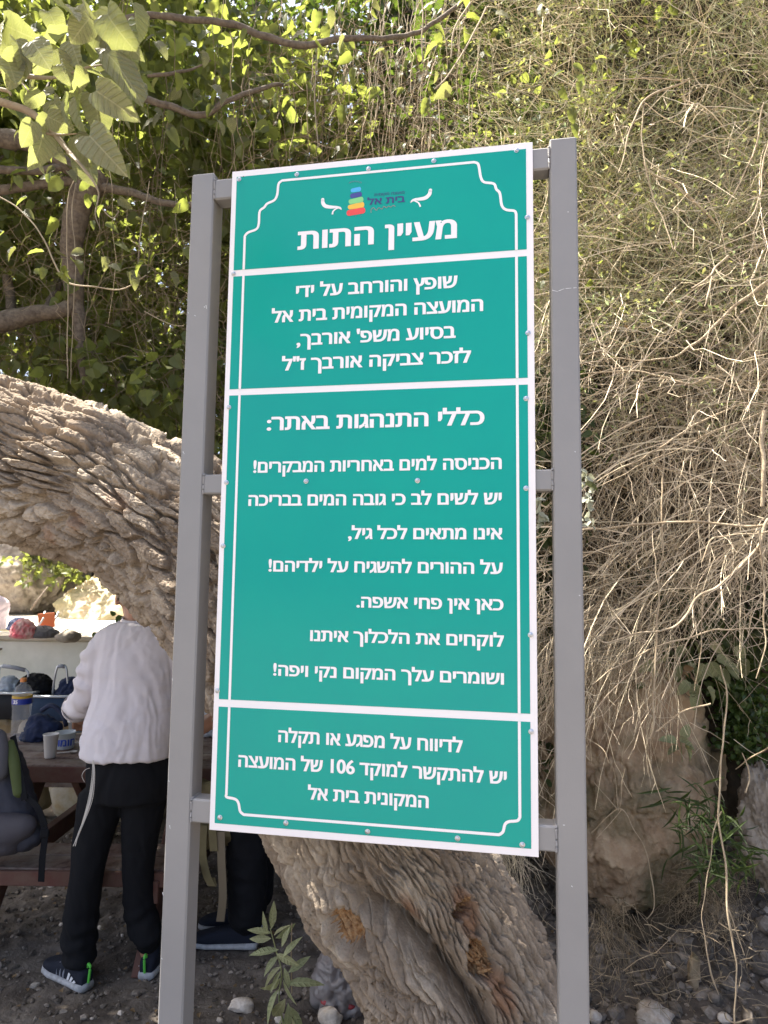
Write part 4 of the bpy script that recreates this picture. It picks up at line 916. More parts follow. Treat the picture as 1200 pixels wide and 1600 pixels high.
# --- the dry broom-like shrub that pours down the bank right of the sign
shrub = thing('dry_shrub', 'huge tangled shrub of straw coloured twigs pouring down the bank right of the sign', 'shrub', (1.6, 3.3, 1.2))
def front(x, z):
    """how far in front of the bank the shrub bulges"""
    y = 3.15-0.42*sstep(.5, 2.2, x)-0.32*sstep(1.2, 2.2, z)*sstep(.35, 1.1, x)+0.55*sstep(2.7, 4.6, z)
    return y+0.16*fbm(np.stack([x*1.6, z*1.3, x*0+4], -1), 3)
def twigs(name, n, xr, zr, dirf, ln, rad, material, seed, depth=0.55, K=7, curl=0.16, bias=1.0, grav=0.15, ret=False, keep=None):
    r_ = np.random.default_rng(seed); x = r_.uniform(*xr, n); z = r_.uniform(*zr, n); y = front(x, z)+depth*r_.random(n)**bias
    p0 = np.stack([x, y, z], 1)
    if keep is not None: p0 = p0[keep(p0, r_)]; n = len(p0)
    d = unit(dirf(p0, r_)); L_ = r_.uniform(ln[0], ln[1], n); seg = (L_/(K-1))[:, None]
    bend = r_.normal(size=(n, 3))*curl; pts = [p0]; dd = d
    for k in range(K-1):
        dd = unit(dd+bend+V(0, 0, -grav)*L_[:, None]+r_.normal(size=(n, 3))*curl*0.7); pts.append(pts[-1]+dd*seg)
    p = np.stack(pts, 1); R_ = r_.uniform(*rad, n)[:, None]*np.linspace(1, .4, K)[None]
    vs, fs = tubes(p, R_, 3); o = obj(name, fast_mesh(name, vs, [fs], False), material, shrub); o['kind'] = 'stuff'
    return p, r_
clump = lambda p, t=-.08: fbm(p*V(3.2, 3.2, 3.6)+8, 3) > t
low = lambda p, r_: clump(p, -.14) & (p[:, 2] > 1.34-0.22*sstep(.9, .5, p[:, 0])+0.45*sstep(1.15, 1.6, p[:, 0])) | (r_.random(len(p)) < .03)
twigs('twigs', 10500, (.28, 2.6), (1.0, 3.5), lambda p, r_: r_.normal(size=(len(p), 3))*V(.7, .45, .75)+V(-.15, -.15, -.35), (.14, .5), (.0008, .0020), M_straw, 31, curl=.09, keep=low)
twigs('twigs', 3600, (.3, 2.6), (1.1, 3.4), lambda p, r_: r_.normal(size=(len(p), 3))*V(.45, .3, .3)+V(-.2, -.12, -1), (.2, .65), (.0008, .0018), M_straw, 32, curl=.08, grav=.2, keep=low)
twigs('twigs', 3600, (.3, 2.6), (1.0, 4.0), lambda p, r_: r_.normal(size=(len(p), 3)), (.12, .4), (.001, .0026), M_strawdark, 33, curl=.18, depth=.7, bias=.6, keep=low)
pl_s, r_ = twigs('twigs', 900, (.5, 2.6), (1.3, 3.6), lambda p, r_: np.stack([np.where(r_.random(len(p)) < .75, -1, 1)*1.0, r_.normal(size=len(p))*.25-.2, r_.normal(size=len(p))*.35], 1), (.5, 1.1), (.0017, .0036), M_straw, 34, curl=.045, depth=.25, K=10, keep=low)
# side shoots forking off the long stems
ii = r_.integers(1, 9, (len(pl_s), 7)); st_ = pl_s[np.arange(len(pl_s))[:, None], ii].reshape(-1, 3); tg = unit(pl_s[:, -1]-pl_s[:, 0]).repeat(7, 0)
en_ = st_+unit(tg*.9+r_.normal(size=st_.shape)*V(.7, .5, .8)+V(0, 0, -.2))*r_.uniform(.04, .24, len(st_))[:, None]
strands('twigs', st_, en_, r_.uniform(.0009, .0018, len(st_)), M_straw, shrub, 341, K=5, wig=.03)
twigs('twigs', 9000, (.50, 2.8), (2.8, 5.4), lambda p, r_: r_.normal(size=(len(p), 3))*V(.8, .5, .5)+V(-.35, -.3, .15), (.15, .55), (.0009, .002), M_sprig, 35, curl=.10, depth=.5, keep=lambda p, r_: clump(p))
p, r_ = twigs('twigs', 3300, (.50, 2.8), (2.7, 5.3), lambda p, r_: r_.normal(size=(len(p), 3))*V(.7, .4, .5)+V(-.5, -.45, .1), (.2, .6), (.001, .0021), M_sprig, 36, curl=.07, depth=.25, keep=lambda p, r_: clump(p))
twigs('twigs', 5000, (.5, 2.8), (3.0, 5.3), lambda p, r_: r_.normal(size=(len(p), 3))*V(.8, .5, .6)+V(-.3, -.2, -.1), (.15, .5), (.001, .0021), M_straw, 38, curl=.12, depth=.6, keep=lambda p, r_: clump(p)) and None
# small leaves along those sprigs
idx = r_.integers(1, 7, (len(p), 9)); pos = p[np.arange(len(p))[:, None], idx]+r_.normal(size=(len(p), 9, 3))*.006; tg = unit(p[:, -1]-p[:, 0])
dirs = unit(tg[:, None]+r_.normal(size=pos.shape)*.6); m_ = r_.random(pos.shape[:2]) < .9
leaf_cloud('small_leaves', pos[m_], dirs[m_], r_.uniform(.008, .024, int(m_.sum())), 'tiny', M_sprigleaf, shrub, r_=r_, width=1.3)
p, r_ = twigs('twigs', 1500, (.2, 2.4), (2.3, 3.4), lambda p, r_: r_.normal(size=(len(p), 3))*V(.7, .4, .5)+V(-.4, -.35, -.1), (.15, .45), (.0009, .0016), M_sprig, 37, curl=.1, depth=.35)
idx = r_.integers(1, 7, (len(p), 7)); pos = p[np.arange(len(p))[:, None], idx]; dirs = unit(r_.normal(size=pos.shape)+V(-.3, -.3, 0)); m_ = r_.random(pos.shape[:2]) < .8
leaf_cloud('small_leaves', pos[m_], dirs[m_], r_.uniform(.010, .024, int(m_.sum())), 'tiny', M_sprigleaf, shrub, r_=r_, width=1.2)
p0, r_ = on_hill(9000, .52, 2.9, 2.7, 6.0, .75, 151); p0 = p0[clump(p0)]; n = len(p0); d0 = unit(r_.normal(size=(n, 3))*V(.8, .5, .6)+V(-.4, -.5, .1)); en_ = p0+d0*r_.uniform(.15, .55, n)[:, None]
strands('twigs', p0, en_, r_.uniform(.001, .0021, n), M_sprig, shrub, 152, K=7, wig=.05, sag=.03)
p0, r_ = on_hill(7000, .5, 2.9, 2.5, 6.0, .8, 153); p0 = p0[clump(p0)]; n = len(p0); d0 = unit(r_.normal(size=(n, 3))*V(.8, .4, .6)+V(-.3, -.3, -.2)); en_ = p0+d0*r_.uniform(.15, .6, n)[:, None]
strands('twigs', p0, en_, r_.uniform(.001, .0022, n), M_straw, shrub, 154, K=7, wig=.06, sag=.03)
p0, r_ = on_hill(32000, .5, 2.9, 2.7, 6.0, .85, 155); p0 = p0[clump(p0)]; leaf_cloud('small_leaves', p0, r_.normal(size=p0.shape)+V(-.3, -.3, 0), r_.uniform(.011, .032, len(p0)), 'tiny', M_sprigleaf, shrub, r_=r_, width=1.2)
p0, r_ = on_hill(5000, .1, 2.0, 2.9, 5.5, .8, 157); p0 = p0[fbm(p0*V(2.2, 2.2, 2.2)+40, 2) > .25]; leaf_cloud('small_leaves', p0, r_.normal(size=p0.shape)+V(-.3, -.3, -.3), r_.uniform(.025, .05, len(p0)), 'quick', M_leaf, shrub, r_=r_)
# ragged fringe hanging over the boulder and in the gap beside the sign
r_ = np.random.default_rng(61); n = 750
x_ = r_.uniform(.42, 1.25, n); st_ = np.stack([x_, 2.95+r_.uniform(-.12, .35, n), 1.42+.12*r_.normal(size=n)], 1); en_ = st_+np.stack([-.10+r_.normal(size=n)*.10, r_.normal(size=n)*.06-.05, -r_.uniform(.1, .42, n)], 1)
strands('twigs', st_, en_, r_.uniform(.0008, .0016, n), M_straw, shrub, 62, K=7, wig=.03)
n = 1500; st_ = np.stack([r_.uniform(.36, .62, n), r_.uniform(2.9, 3.5, n), r_.uniform(.45, 1.5, n)], 1); en_ = st_+np.stack([r_.normal(size=n)*.10, r_.normal(size=n)*.1, -r_.uniform(.05, .35, n)], 1)
strands('twigs', st_, en_, r_.uniform(.0008, .0018, n), M_straw, shrub, 63, K=7, wig=.05)
DB = [[(1215, 790, 2.3, .008), (1198, 815, 2.3, .0075), (1186, 850, 2.3, .007), (1160, 884, 2.3, .0065), (1120, 915, 2.28, .006), (1088, 935, 2.27, .0055), (1056, 976, 2.25, .005), (1030, 985, 2.25, .0045), (990, 990, 2.24, .004), (950, 1005, 2.22, .004), (925, 990, 2.2, .003)],
      [(1036, 700, 2.45, .0035), (1035, 790, 2.42, .0035), (1033, 870, 2.4, .0037), (1029, 960, 2.36, .004), (1025, 1040, 2.32, .0042), (1019, 1110, 2.3, .005), (1013, 1156, 2.3, .0055)],
      [(1020, 1142, 2.3, .0045), (1040, 1130, 2.29, .004), (1075, 1113, 2.27, .0038), (1110, 1099, 2.25, .0035)],
      [(835, 840, 2.5, .004), (900, 828, 2.45, .0045), (1000, 820, 2.42, .005), (1100, 819, 2.4, .0055), (1165, 824, 2.35, .006), (1215, 812, 2.3, .007)],
      [(925, 1068, 2.5, .003), (962, 1042, 2.5, .0035), (1030, 1010, 2.5, .004), (1090, 992, 2.5, .004), (1130, 984, 2.52, .004), (1210, 985, 2.55, .004)],
      [(930, 752, 2.5, .003), (1000, 716, 2.48, .004), (1060, 680, 2.46, .0045), (1120, 645, 2.44, .0045), (1165, 632, 2.42, .004), (1210, 632, 2.4, .004)],
      [(1215, 425, 2.35, .008), (1160, 470, 2.38, .0075), (1120, 508, 2.4, .007), (1080, 540, 2.42, .006), (1040, 562, 2.45, .004), (960, 560, 2.5, .003), (880, 572, 2.55, .002)],
      [(905, 585, 2.6, .003), (980, 578, 2.55, .0045), (1030, 588, 2.5, .0045), (1075, 600, 2.45, .005), (1110, 591, 2.42, .005), (1160, 612, 2.4, .005), (1210, 612, 2.4, .006)],
      [(1005, 252, 2.5, .005), (1020, 270, 2.5, .006), (1050, 290, 2.5, .007), (1085, 318, 2.5, .007), (1120, 350, 2.5, .006)], [(1075, 122, 2.35, .004), (1050, 135, 2.35, .0045), (1008, 160, 2.35, .005), (984, 200, 2.35, .004), (977, 240, 2.33, .003), (965, 272, 2.3, .002)],
      [(1075, 122, 2.35, .003), (1000, 124, 2.35, .003), (920, 128, 2.35, .002)], [(1190, 160, 2.3, .003), (1185, 220, 2.3, .004), (1165, 275, 2.3, .004), (1140, 320, 2.3, .003)], [(1007, 160, 2.35, .002), (1006, 250, 2.35, .003), (1025, 310, 2.35, .003), (1050, 390, 2.3, .003)],
      [(1140, 395, 2.25, .006), (1120, 415, 2.25, .005), (1100, 440, 2.22, .0045), (1080, 450, 2.2, .003)], [(1112, 430, 2.25, .004), (1105, 455, 2.22, .004), (1098, 480, 2.2, .002)], [(1205, 200, 2.2, .004), (1180, 330, 2.2, .003), (1150, 360, 2.2, .002)],
      [(1108, 535, 2.35, .003), (1112, 560, 2.35, .003), (1125, 590, 2.35, .002)], [(1195, 640, 2.3, .009), (1190, 700, 2.3, .009), (1196, 790, 2.3, .009)], [(935, 760, 2.5, .002), (1060, 700, 2.5, .003), (1200, 640, 2.45, .003)],
      [(1098, 880, 2.3, .002), (1112, 845, 2.3, .0035), (1135, 838, 2.3, .003), (1200, 830, 2.3, .003)], [(1097, 925, 2.3, .003), (1097, 1000, 2.3, .002), (1085, 1080, 2.28, .0012)], [(1188, 830, 2.3, .005), (1192, 930, 2.3, .004), (1195, 1000, 2.3, .003), (1180, 1060, 2.28, .002)],
      [(1128, 1040, 2.5, .0025), (1134, 1090, 2.5, .004), (1127, 1180, 2.45, .004), (1125, 1260, 2.4, .0045), (1131, 1340, 2.35, .0045), (1137, 1410, 2.3, .0045), (1143, 1470, 2.3, .004), (1149, 1530, 2.28, .003), (1143, 1600, 2.26, .003), (1140, 1680, 2.25, .0015)],
      [(1139, 1420, 2.3, .003), (1150, 1455, 2.3, .0025), (1163, 1492, 2.3, .0015)], [(1128, 1270, 2.42, .003), (1112, 1320, 2.4, .0025), (1105, 1390, 2.38, .002), (1098, 1440, 2.36, .0015), (1107, 1500, 2.34, .003), (1112, 1530, 2.33, .004), (1125, 1556, 2.32, .0015)],
      [(1150, 1200, 2.5, .002), (1180, 1180, 2.4, .003), (1210, 1162, 2.3, .003)], [(1160, 1180, 2.35, .002), (1170, 1215, 2.35, .003), (1166, 1240, 2.33, .003)],
      [(925, 1300, 2.7, .002), (968, 1264, 2.65, .003), (995, 1300, 2.65, .0025), (1015, 1345, 2.65, .0025), (1022, 1400, 2.65, .003), (1020, 1422, 2.65, .002), (1008, 1436, 2.65, .0012)], [(968, 1264, 2.65, .0025), (925, 1222, 2.65, .0015)], [(968, 1264, 2.65, .0025), (955, 1190, 2.65, .0015)],
      [(968, 1264, 2.65, .002), (932, 1310, 2.63, .0012)], [(968, 1264, 2.65, .002), (978, 1200, 2.63, .0012)], [(905, 1150, 2.7, .002), (940, 1170, 2.65, .002), (952, 1190, 2.6, .002)], [(1130, 1580, 2.2, .0035), (1134, 1590, 2.2, .0035), (1150, 1597, 2.2, .003), (1175, 1592, 2.2, .003)]]
for k, b in enumerate(DB): branch([(x, y, Y, r*.78) for x, y, Y, r in b], 'dead_branch', shrub, M_deadwood, 22, 7, 0.011, k*2)
# whitish leafy sprig and the few bright leaves among the twigs
def part_leaf(px, py, lpx, ang, Y, mesh_list, parent, k, tilt=.2): return put_leaf(px, py, lpx, ang, tilt, Y, mesh_list, parent, chain_matrix(parent).inverted(), k)
LP = [leaf_mesh('leaf', .2, .2, M_pale)]; LG = [leaf_mesh('leaf', .2, .2, M_leaf)]
for k in range(26): part_leaf(915+random.uniform(-6, 14), 738+random.uniform(0, 88), random.uniform(8, 14), random.uniform(0, 360), 2.3, LP, shrub, k)
for k in range(9): part_leaf(838+random.uniform(-6, 14), 770+random.uniform(0, 50), random.uniform(10, 18), random.uniform(0, 360), 2.35, LP, shrub, k+40)
for k, (x, y, l, a) in enumerate([(915, 757, 22, 20), (895, 103, 20, 20), (880, 112, 18, 160), (903, 118, 18, 60), (905, 128, 20, 90), (877, 138, 22, 70), (893, 170, 26, 85), (895, 195, 22, 75), (935, 90, 14, 0), (860, 80, 16, 120), (866, 68, 14, 300), (848, 6, 22, 110)]):
    part_leaf(x, y, l, a, 2.2, LG, shrub, k+60)
# --- green plants on the lower bank
r_ = np.random.default_rng(71)
def patch(name, pts, n, size, tpl, material, spread, label=None, cat=None, up=V(0, -1, .6), dz=-.3, width=1.0):
    c = np.array([P(x, y, Y) for x, y, Y in pts]); w = r_.integers(0, len(c), n); pos = c[w]+r_.normal(size=(n, 3))*spread
    o = leaf_cloud(name, pos, r_.normal(size=(n, 3))+V(0, -.2, dz), r_.uniform(size[0], size[1], n), tpl, material, None, up=np.tile(up, (n, 1)), r_=r_, kind=None, width=width)
    if cat: tag(o, label, cat)
    else: o['kind'] = 'stuff'
    return o
patch('ivy', [(1165, 1060, 3.2), (1180, 1100, 3.2), (1155, 1110, 3.25), (1190, 1140, 3.15), (1150, 1150, 3.25), (1175, 1170, 3.2), (1140, 1080, 3.3), (1120, 1060, 3.3), (1195, 1030, 3.2)], 1500, (.018, .034), 'quick', M_ivy, V(.055, .05, .06))
patch('undergrowth', [(1045, 925, 3.2), (1085, 950, 3.2), (1110, 975, 3.1), (1140, 1000, 3.1), (1170, 990, 3.1), (1190, 960, 3.1), (1020, 900, 3.2), (1060, 1040, 3.1)], 700, (.03, .05), 'quick', M_leafdark, V(.07, .06, .05))
plant = thing('creeping_plant', 'pale green broad-leaved plant hanging over the top of the big brown boulder', 'plant', P(1110, 1050, 3.0))
LQ = [leaf_mesh('leaf', .3, .2, M_sapl)]
for k, (x, y, l, a) in enumerate([(1110, 1035, 34, 60), (1120, 1030, 30, 20), (1100, 1038, 30, 110), (1135, 1040, 30, 40), (1090, 1070, 30, 100), (1105, 1075, 28, 60), (1075, 1065, 26, 130), (1122, 1062, 26, 30), (1082, 1085, 26, 80), (1060, 1040, 24, 100),
        (1075, 1040, 24, 30), (1020, 1035, 26, 150), (1015, 1045, 24, 60), (1040, 1020, 24, 120), (1130, 1045, 26, 80), (1056, 1160, 26, 200), (1062, 1158, 28, 20), (1070, 1165, 26, 60), (1060, 1168, 20, 160), (1066, 1150, 20, 300), (1150, 1010, 26, 60), (1165, 1030, 26, 100),
        (1085, 1005, 24, 60), (1068, 1010, 24, 120), (1110, 1005, 24, 40)]): part_leaf(x, y, l, a, 3.0 if y < 1120 else 2.95, LQ, plant, k+200)
LBR = [leaf_mesh('leaf', .3, .3, M_leafold)]
for k, (x, y, l) in enumerate([(1070, 1040, 16), (1068, 1052, 12), (1042, 470, 14), (975, 510, 10)]): part_leaf(x, y, l, 30, 2.9 if y > 900 else 2.5, LBR, plant if y > 900 else shrub, k)
for k, b in enumerate([[(1140, 1010, 3.05, .003), (1110, 1040, 3.02, .003), (1085, 1075, 3.0, .002)], [(1064, 1140, 2.97, .002), (1064, 1162, 2.95, .002), (1066, 1190, 3.0, .002)]]): branch(b, 'stem', plant, M_sapl, 10, 5)
# grass blades beside the hanging stem
gr = patch('grass', [(1085, 1290, 2.75), (1110, 1270, 2.75), (1130, 1300, 2.7), (1095, 1330, 2.75), (1120, 1350, 2.7), (1075, 1260, 2.8), (1150, 1330, 2.75)], 190, (.06, .15), 'lance', M_grass, V(.05, .05, .05), width=.3); 
# brown dead fern fronds and dry grass on the rubble
n = 700; c = np.array([P(x, y, Y) for x, y, Y in [(1100, 1370, 2.9), (1130, 1390, 2.9), (1170, 1350, 3.0), (1060, 1400, 3.0), (1080, 1370, 3.0), (1120, 1420, 2.8)]]); st_ = c[r_.integers(0, 6, n)]+r_.normal(size=(n, 3))*.04; en_ = st_+r_.normal(size=(n, 3))*.06+V(0, 0, -.05)
strands('dry_grass', st_, en_, .0008, M_strawdark, None, 5, K=6, wig=.08)
n = 110; st_ = np.array([P(r_.uniform(920, 985), r_.uniform(1400, 1450), r_.uniform(2.7, 2.95)) for _ in range(n)]); en_ = st_+np.stack([r_.normal(size=n)*.08+.05, r_.normal(size=n)*.1, -r_.uniform(.1, .4, n)], 1)
strands('dry_grass', st_, en_, r_.uniform(.0008, .0015, n), M_strawdark, None, 6, K=7, wig=.06)
n = 260; st_ = np.array([P(r_.uniform(840, 1180), r_.uniform(1440, 1620), r_.uniform(2.6, 2.8)) for _ in range(n)]); en_ = st_+r_.normal(size=(n, 3))*V(.10, .08, .04)
strands('fallen_twigs', st_, en_, r_.uniform(.0008, .002, n), M_strawdark, None, 7, K=6, wig=.05)
# litter of dry leaves and twigs on the earth
n = 700; xy = np.stack([r_.uniform(-3, 1.8, n), r_.uniform(2.4, 4.7, n)], 1); pos = np.stack([xy[:, 0], xy[:, 1], ground_z(xy[:, 0], xy[:, 1])+.018], 1)
leaf_cloud('leaf_litter', pos, r_.normal(size=(n, 3))*V(1, 1, .15), r_.uniform(.008, .022, n), 'quick', M_leafold, None, r_=r_, roll=.5)
# --- the sapling in front of the trunk
sap = thing('sapling', 'small grey-green leafy sapling growing in front of the leaning trunk', 'plant', P(445, 1660, 2.35))
_, sa = branch([(450, 1680, 2.35, .004), (446, 1620, 2.34, .0036), (436, 1560, 2.33, .003), (440, 1520, 2.32, .003), (430, 1480, 2.31, .0024), (422, 1450, 2.30, .0015)], 'stem', sap, M_sapl, 14, 6)
LL = []
for bnd in (.1, .35, .6):
    v, q, t = leaf_template('lance'); v = v.copy(); v[:, 1] *= 1.25; v[:, 2] += .22*v[:, 0]**2-bnd*v[:, 0]**2; me = fast_mesh('leaf', v, [q, t], True); me.materials.append(M_sapl); LL.append(me)
inv_s = chain_matrix(sap).inverted()
for k, (x, y, l, a) in enumerate([(424, 1452, 38, 275), (418, 1458, 30, 255), (428, 1462, 26, 300), (424, 1458, 36, 195), (424, 1466, 34, 178), (430, 1466, 34, 345), (436, 1484, 44, 178), (432, 1490, 36, 20), (436, 1494, 34, 150), (440, 1480, 30, 290),
        (442, 1496, 36, 305), (440, 1510, 44, 150), (440, 1516, 40, 120), (444, 1512, 30, 70), (438, 1528, 50, 128), (442, 1530, 40, 60), (436, 1545, 50, 125), (446, 1538, 52, 345), (450, 1520, 38, 330), (446, 1560, 58, 118), (450, 1566, 54, 85),
        (452, 1572, 50, 60), (440, 1590, 56, 100), (456, 1590, 52, 70), (470, 1600, 46, 40), (440, 1612, 50, 140)]):
    put_leaf(x, y, l, a, random.uniform(-.5, .6), 2.3+random.uniform(-.02, .02), LL, sap, inv_s, k+300)
branch([(456, 1552, 2.33, .002), (455, 1500, 2.33, .0018), (456, 1442, 2.33, .0016)], 'stem', sap, M_strawdark, 10, 5)
# ------------------------------------------------------------------ people, picnic table and the things on and around it
def fuse(mb, voxel, smooth=4, fold=None):
    """several closed shapes grown into one continuous skin"""
    me = mb.mesh('shape'); o = bpy.data.objects.new('shape', me); COL.objects.link(o)
    r = o.modifiers.new('r', 'REMESH'); r.mode = 'VOXEL'; r.voxel_size = voxel
    s = o.modifiers.new('s', 'SMOOTH'); s.factor = 0.5; s.iterations = smooth
    dg = bpy.context.evaluated_depsgraph_get(); dg.update(); out = bpy.data.meshes.new_from_object(o.evaluated_get(dg)); bpy.data.objects.remove(o)
    out.polygons.foreach_set('use_smooth', [True]*len(out.polygons))
    if fold is not None:
        n = len(out.vertices); co = np.empty(n*3); out.vertices.foreach_get('co', co); co = co.reshape(-1, 3); nr = np.empty(n*3); out.vertices.foreach_get('normal', nr)
        co = co+nr.reshape(-1, 3)*fold(co)[:, None]; out.vertices.foreach_set('co', co.ravel()); out.update()
    return out
def limb(mb, pts, n=14):
    """a tapering limb with round ends; pts rows x, y, z, radius"""
    p = np.array(pts, float); q = spline(p, max(8, 5*len(p))); a = q[0, :3]-unit(q[1, :3]-q[0, :3])*q[0, 3]*.75; b = q[-1, :3]+unit(q[-1, :3]-q[-2, :3])*q[-1, 3]*.75
    q = np.vstack([[*a, q[0, 3]*.3], [*(a*.45+q[0, :3]*.55), q[0, 3]*.78], q, [*(b*.45+q[-1, :3]*.55), q[-1, 3]*.78], [*b, q[-1, 3]*.3]]); mb.tube(q[:, :3], q[:, 3], n); return mb
def loft(mb, rings, n=28, yaw=0.0, p=2.0):
    """rings: cx, cy, z, rx, ry ; closed at both ends; superellipse power p"""
    R = spline(rings, len(rings)*4) if len(rings) > 2 else np.array(rings, float); b = len(mb.v); c_, s_ = math.cos(yaw), math.sin(yaw); vs = []
    for (cx, cy, z, rx, ry) in R:
        for i in range(n):
            a = 2*math.pi*i/n; x = rx*np.sign(math.cos(a))*abs(math.cos(a))**(2/p); y = ry*np.sign(math.sin(a))*abs(math.sin(a))**(2/p); vs.append((cx+x*c_-y*s_, cy+x*s_+y*c_, z))
    k = len(R); fs = [(j*n+i, j*n+(i+1) % n, (j+1)*n+(i+1) % n, (j+1)*n+i) for j in range(k-1) for i in range(n)]+[tuple(range(n))[::-1], tuple((k-1)*n+i for i in range(n))]
    return mb.add(vs, fs)
M_skin = mat('skin', (0.42, 0.23, 0.15), 0.5, 0.4, var=(0.36, 0.18, 0.11), var_scale=12)
M_hair = mat('short dark hair', (0.035, 0.025, 0.018), 0.7, 0.3, bump=1.0, bump_scale=260)
M_shirt = mat('thin white shirt cloth', (0.70, 0.66, 0.68), 0.85, 0.2, var=(0.66, 0.62, 0.65), var_scale=6, bump=0.15, bump_scale=300, trans=((0.75, 0.7, 0.65), 0.12))
M_black = mat('black trouser cloth', (0.0085, 0.009, 0.011), 0.9, 0.15, bump=0.2, bump_scale=300)
M_jacket = mat('black jacket cloth', (0.011, 0.011, 0.013), 0.9, 0.15)
M_shoe = mat('navy knit shoe', (0.016, 0.019, 0.030), 0.85, 0.2, bump=0.5, bump_scale=500)
M_sole = mat('pale grey rubber sole', (0.42, 0.43, 0.45), 0.6, 0.3, var=(0.28, 0.28, 0.28), var_scale=40)
M_lime = M_lime
M_tab = mat('bright green webbing', (0.10, 0.50, 0.06), 0.6)
M_mark = mat('white shoe print', (0.72, 0.73, 0.75), 0.5)
M_greystripe = mat('grey shoe stripe', (0.26, 0.27, 0.31), 0.6)
M_yarn = mat('white knotted threads', (0.55, 0.52, 0.48), 0.85)

def hand(mb, wrist, aim, palm_n, curl=0.6, side=1):
    """palm, four bent fingers of their own length and a thumb from the side of the palm"""
    w = V(*wrist); d = unit(V(*aim)); n = unit(V(*palm_n)-(V(*palm_n)@d)*d); s = np.cross(d, n)*side; L_ = 0.10
    limb(mb, [(*w, .024), (*(w+d*.03), .027), (*(w+d*.075), .030)])
    for k, (o_, ln) in enumerate(((-.030, .072), (-.010, .082), (.011, .078), (.030, .060))):
        limb(mb, [(*(w+d*.05+s*o_*.9), .013), (*(w+d*.09+s*o_), .0115)], 8)
        p = w+d*.09+s*o_; pts = [(*p, .0105)]; a = 0.0
        for j in range(3): a += curl*(0.55+0.25*j); p = p+(d*math.cos(a)+n*math.sin(a))*ln*(.42, .33, .25)[j]; pts.append((*p, (.0098, .009, .0075)[j]))
        limb(mb, pts, 8)
    p = w+d*.025-s*.026; limb(mb, [(*p, .014), (*(p+d*.028-s*.020+n*.012), .012), (*(p+d*.058-s*.024+n*.028), .0095)], 8)
def head_shapes(mb, c, fwd, tilt=0.0, r=.095):
    """skull, jaw, nose, lips, ears, brow; c = centre of the skull"""
    c = V(*c); f = unit(V(*fwd)); s = unit(np.cross(f, V(0, 0, 1))); u = np.cross(s, f)
    def ell(o_, rr):
        b = len(mb.v); n = 18; m_ = 12; vs = []
        for j in range(1, m_):
            ph = math.pi*j/m_
            for i in range(n):
                a = 2*math.pi*i/n; vs.append(c+f*(o_[0]+rr[0]*math.sin(ph)*math.cos(a))+s*(o_[1]+rr[1]*math.sin(ph)*math.sin(a))+u*(o_[2]+rr[2]*math.cos(ph)))
        fs = [(j*n+i, j*n+(i+1) % n, (j+1)*n+(i+1) % n, (j+1)*n+i) for j in range(m_-2) for i in range(n)]+[tuple(range(n))[::-1], tuple((m_-2)*n+i for i in range(n))]; mb.add(vs, fs)
    ell((-.008, 0, .01), (.100, .078, .100)); ell((.032, 0, -.055), (.058, .056, .062)); ell((.058, 0, -.092), (.026, .028, .022))
    ell((.098, 0, -.030), (.016, .012, .024)); ell((.090, 0, -.010), (.010, .009, .024)); ell((.082, 0, -.066), (.014, .024, .008)); ell((.080, 0, .018), (.016, .052, .010))
    for q in (-1, 1): ell((-.006, q*.079, -.022), (.018, .009, .031)); ell((.070, q*.034, -.030), (.014, .018, .018))
    return c, f, s, u
def hair_mesh(c, f, s, u, grow=1.06):
    """a cap of hair: the skull's upper and back part, scaled out a little"""
    n = 32; m_ = 20; vs = []; idx = {}; fs = []
    for j in range(m_+1):
        ph = math.pi*j/m_
        for i in range(n):
            a = 2*math.pi*i/n; d = V(math.sin(ph)*math.cos(a), math.sin(ph)*math.sin(a), math.cos(ph)); g = grow+0.015*math.sin(i*5+j*3)
            vs.append(c+f*(-.008+.100*g*d[0])+s*(.079*g*d[1])+u*(.010+.101*g*d[2]))
    for j in range(m_):
        for i in range(n):
            ph = math.pi*(j+.5)/m_; a = 2*math.pi*(i+.5)/n; x = math.sin(ph)*math.cos(a); z = math.cos(ph)
            if z > -.62+1.15*max(0, x+.35): fs.append((j*n+i, j*n+(i+1) % n, (j+1)*n+(i+1) % n, (j+1)*n+i))
    return MB().add(vs, fs)
def folds(scale, amp, seed=0, ax=(1, 1, 1)):
    def g(co):
        q = co*V(*ax)*scale+seed; w = np.stack([fbm(q*.6+5, 2), fbm(q*.6+15, 2), fbm(q*.6+25, 2)], 1); return amp*(1-2*np.abs(fbm(q+w, 3)))
    return g
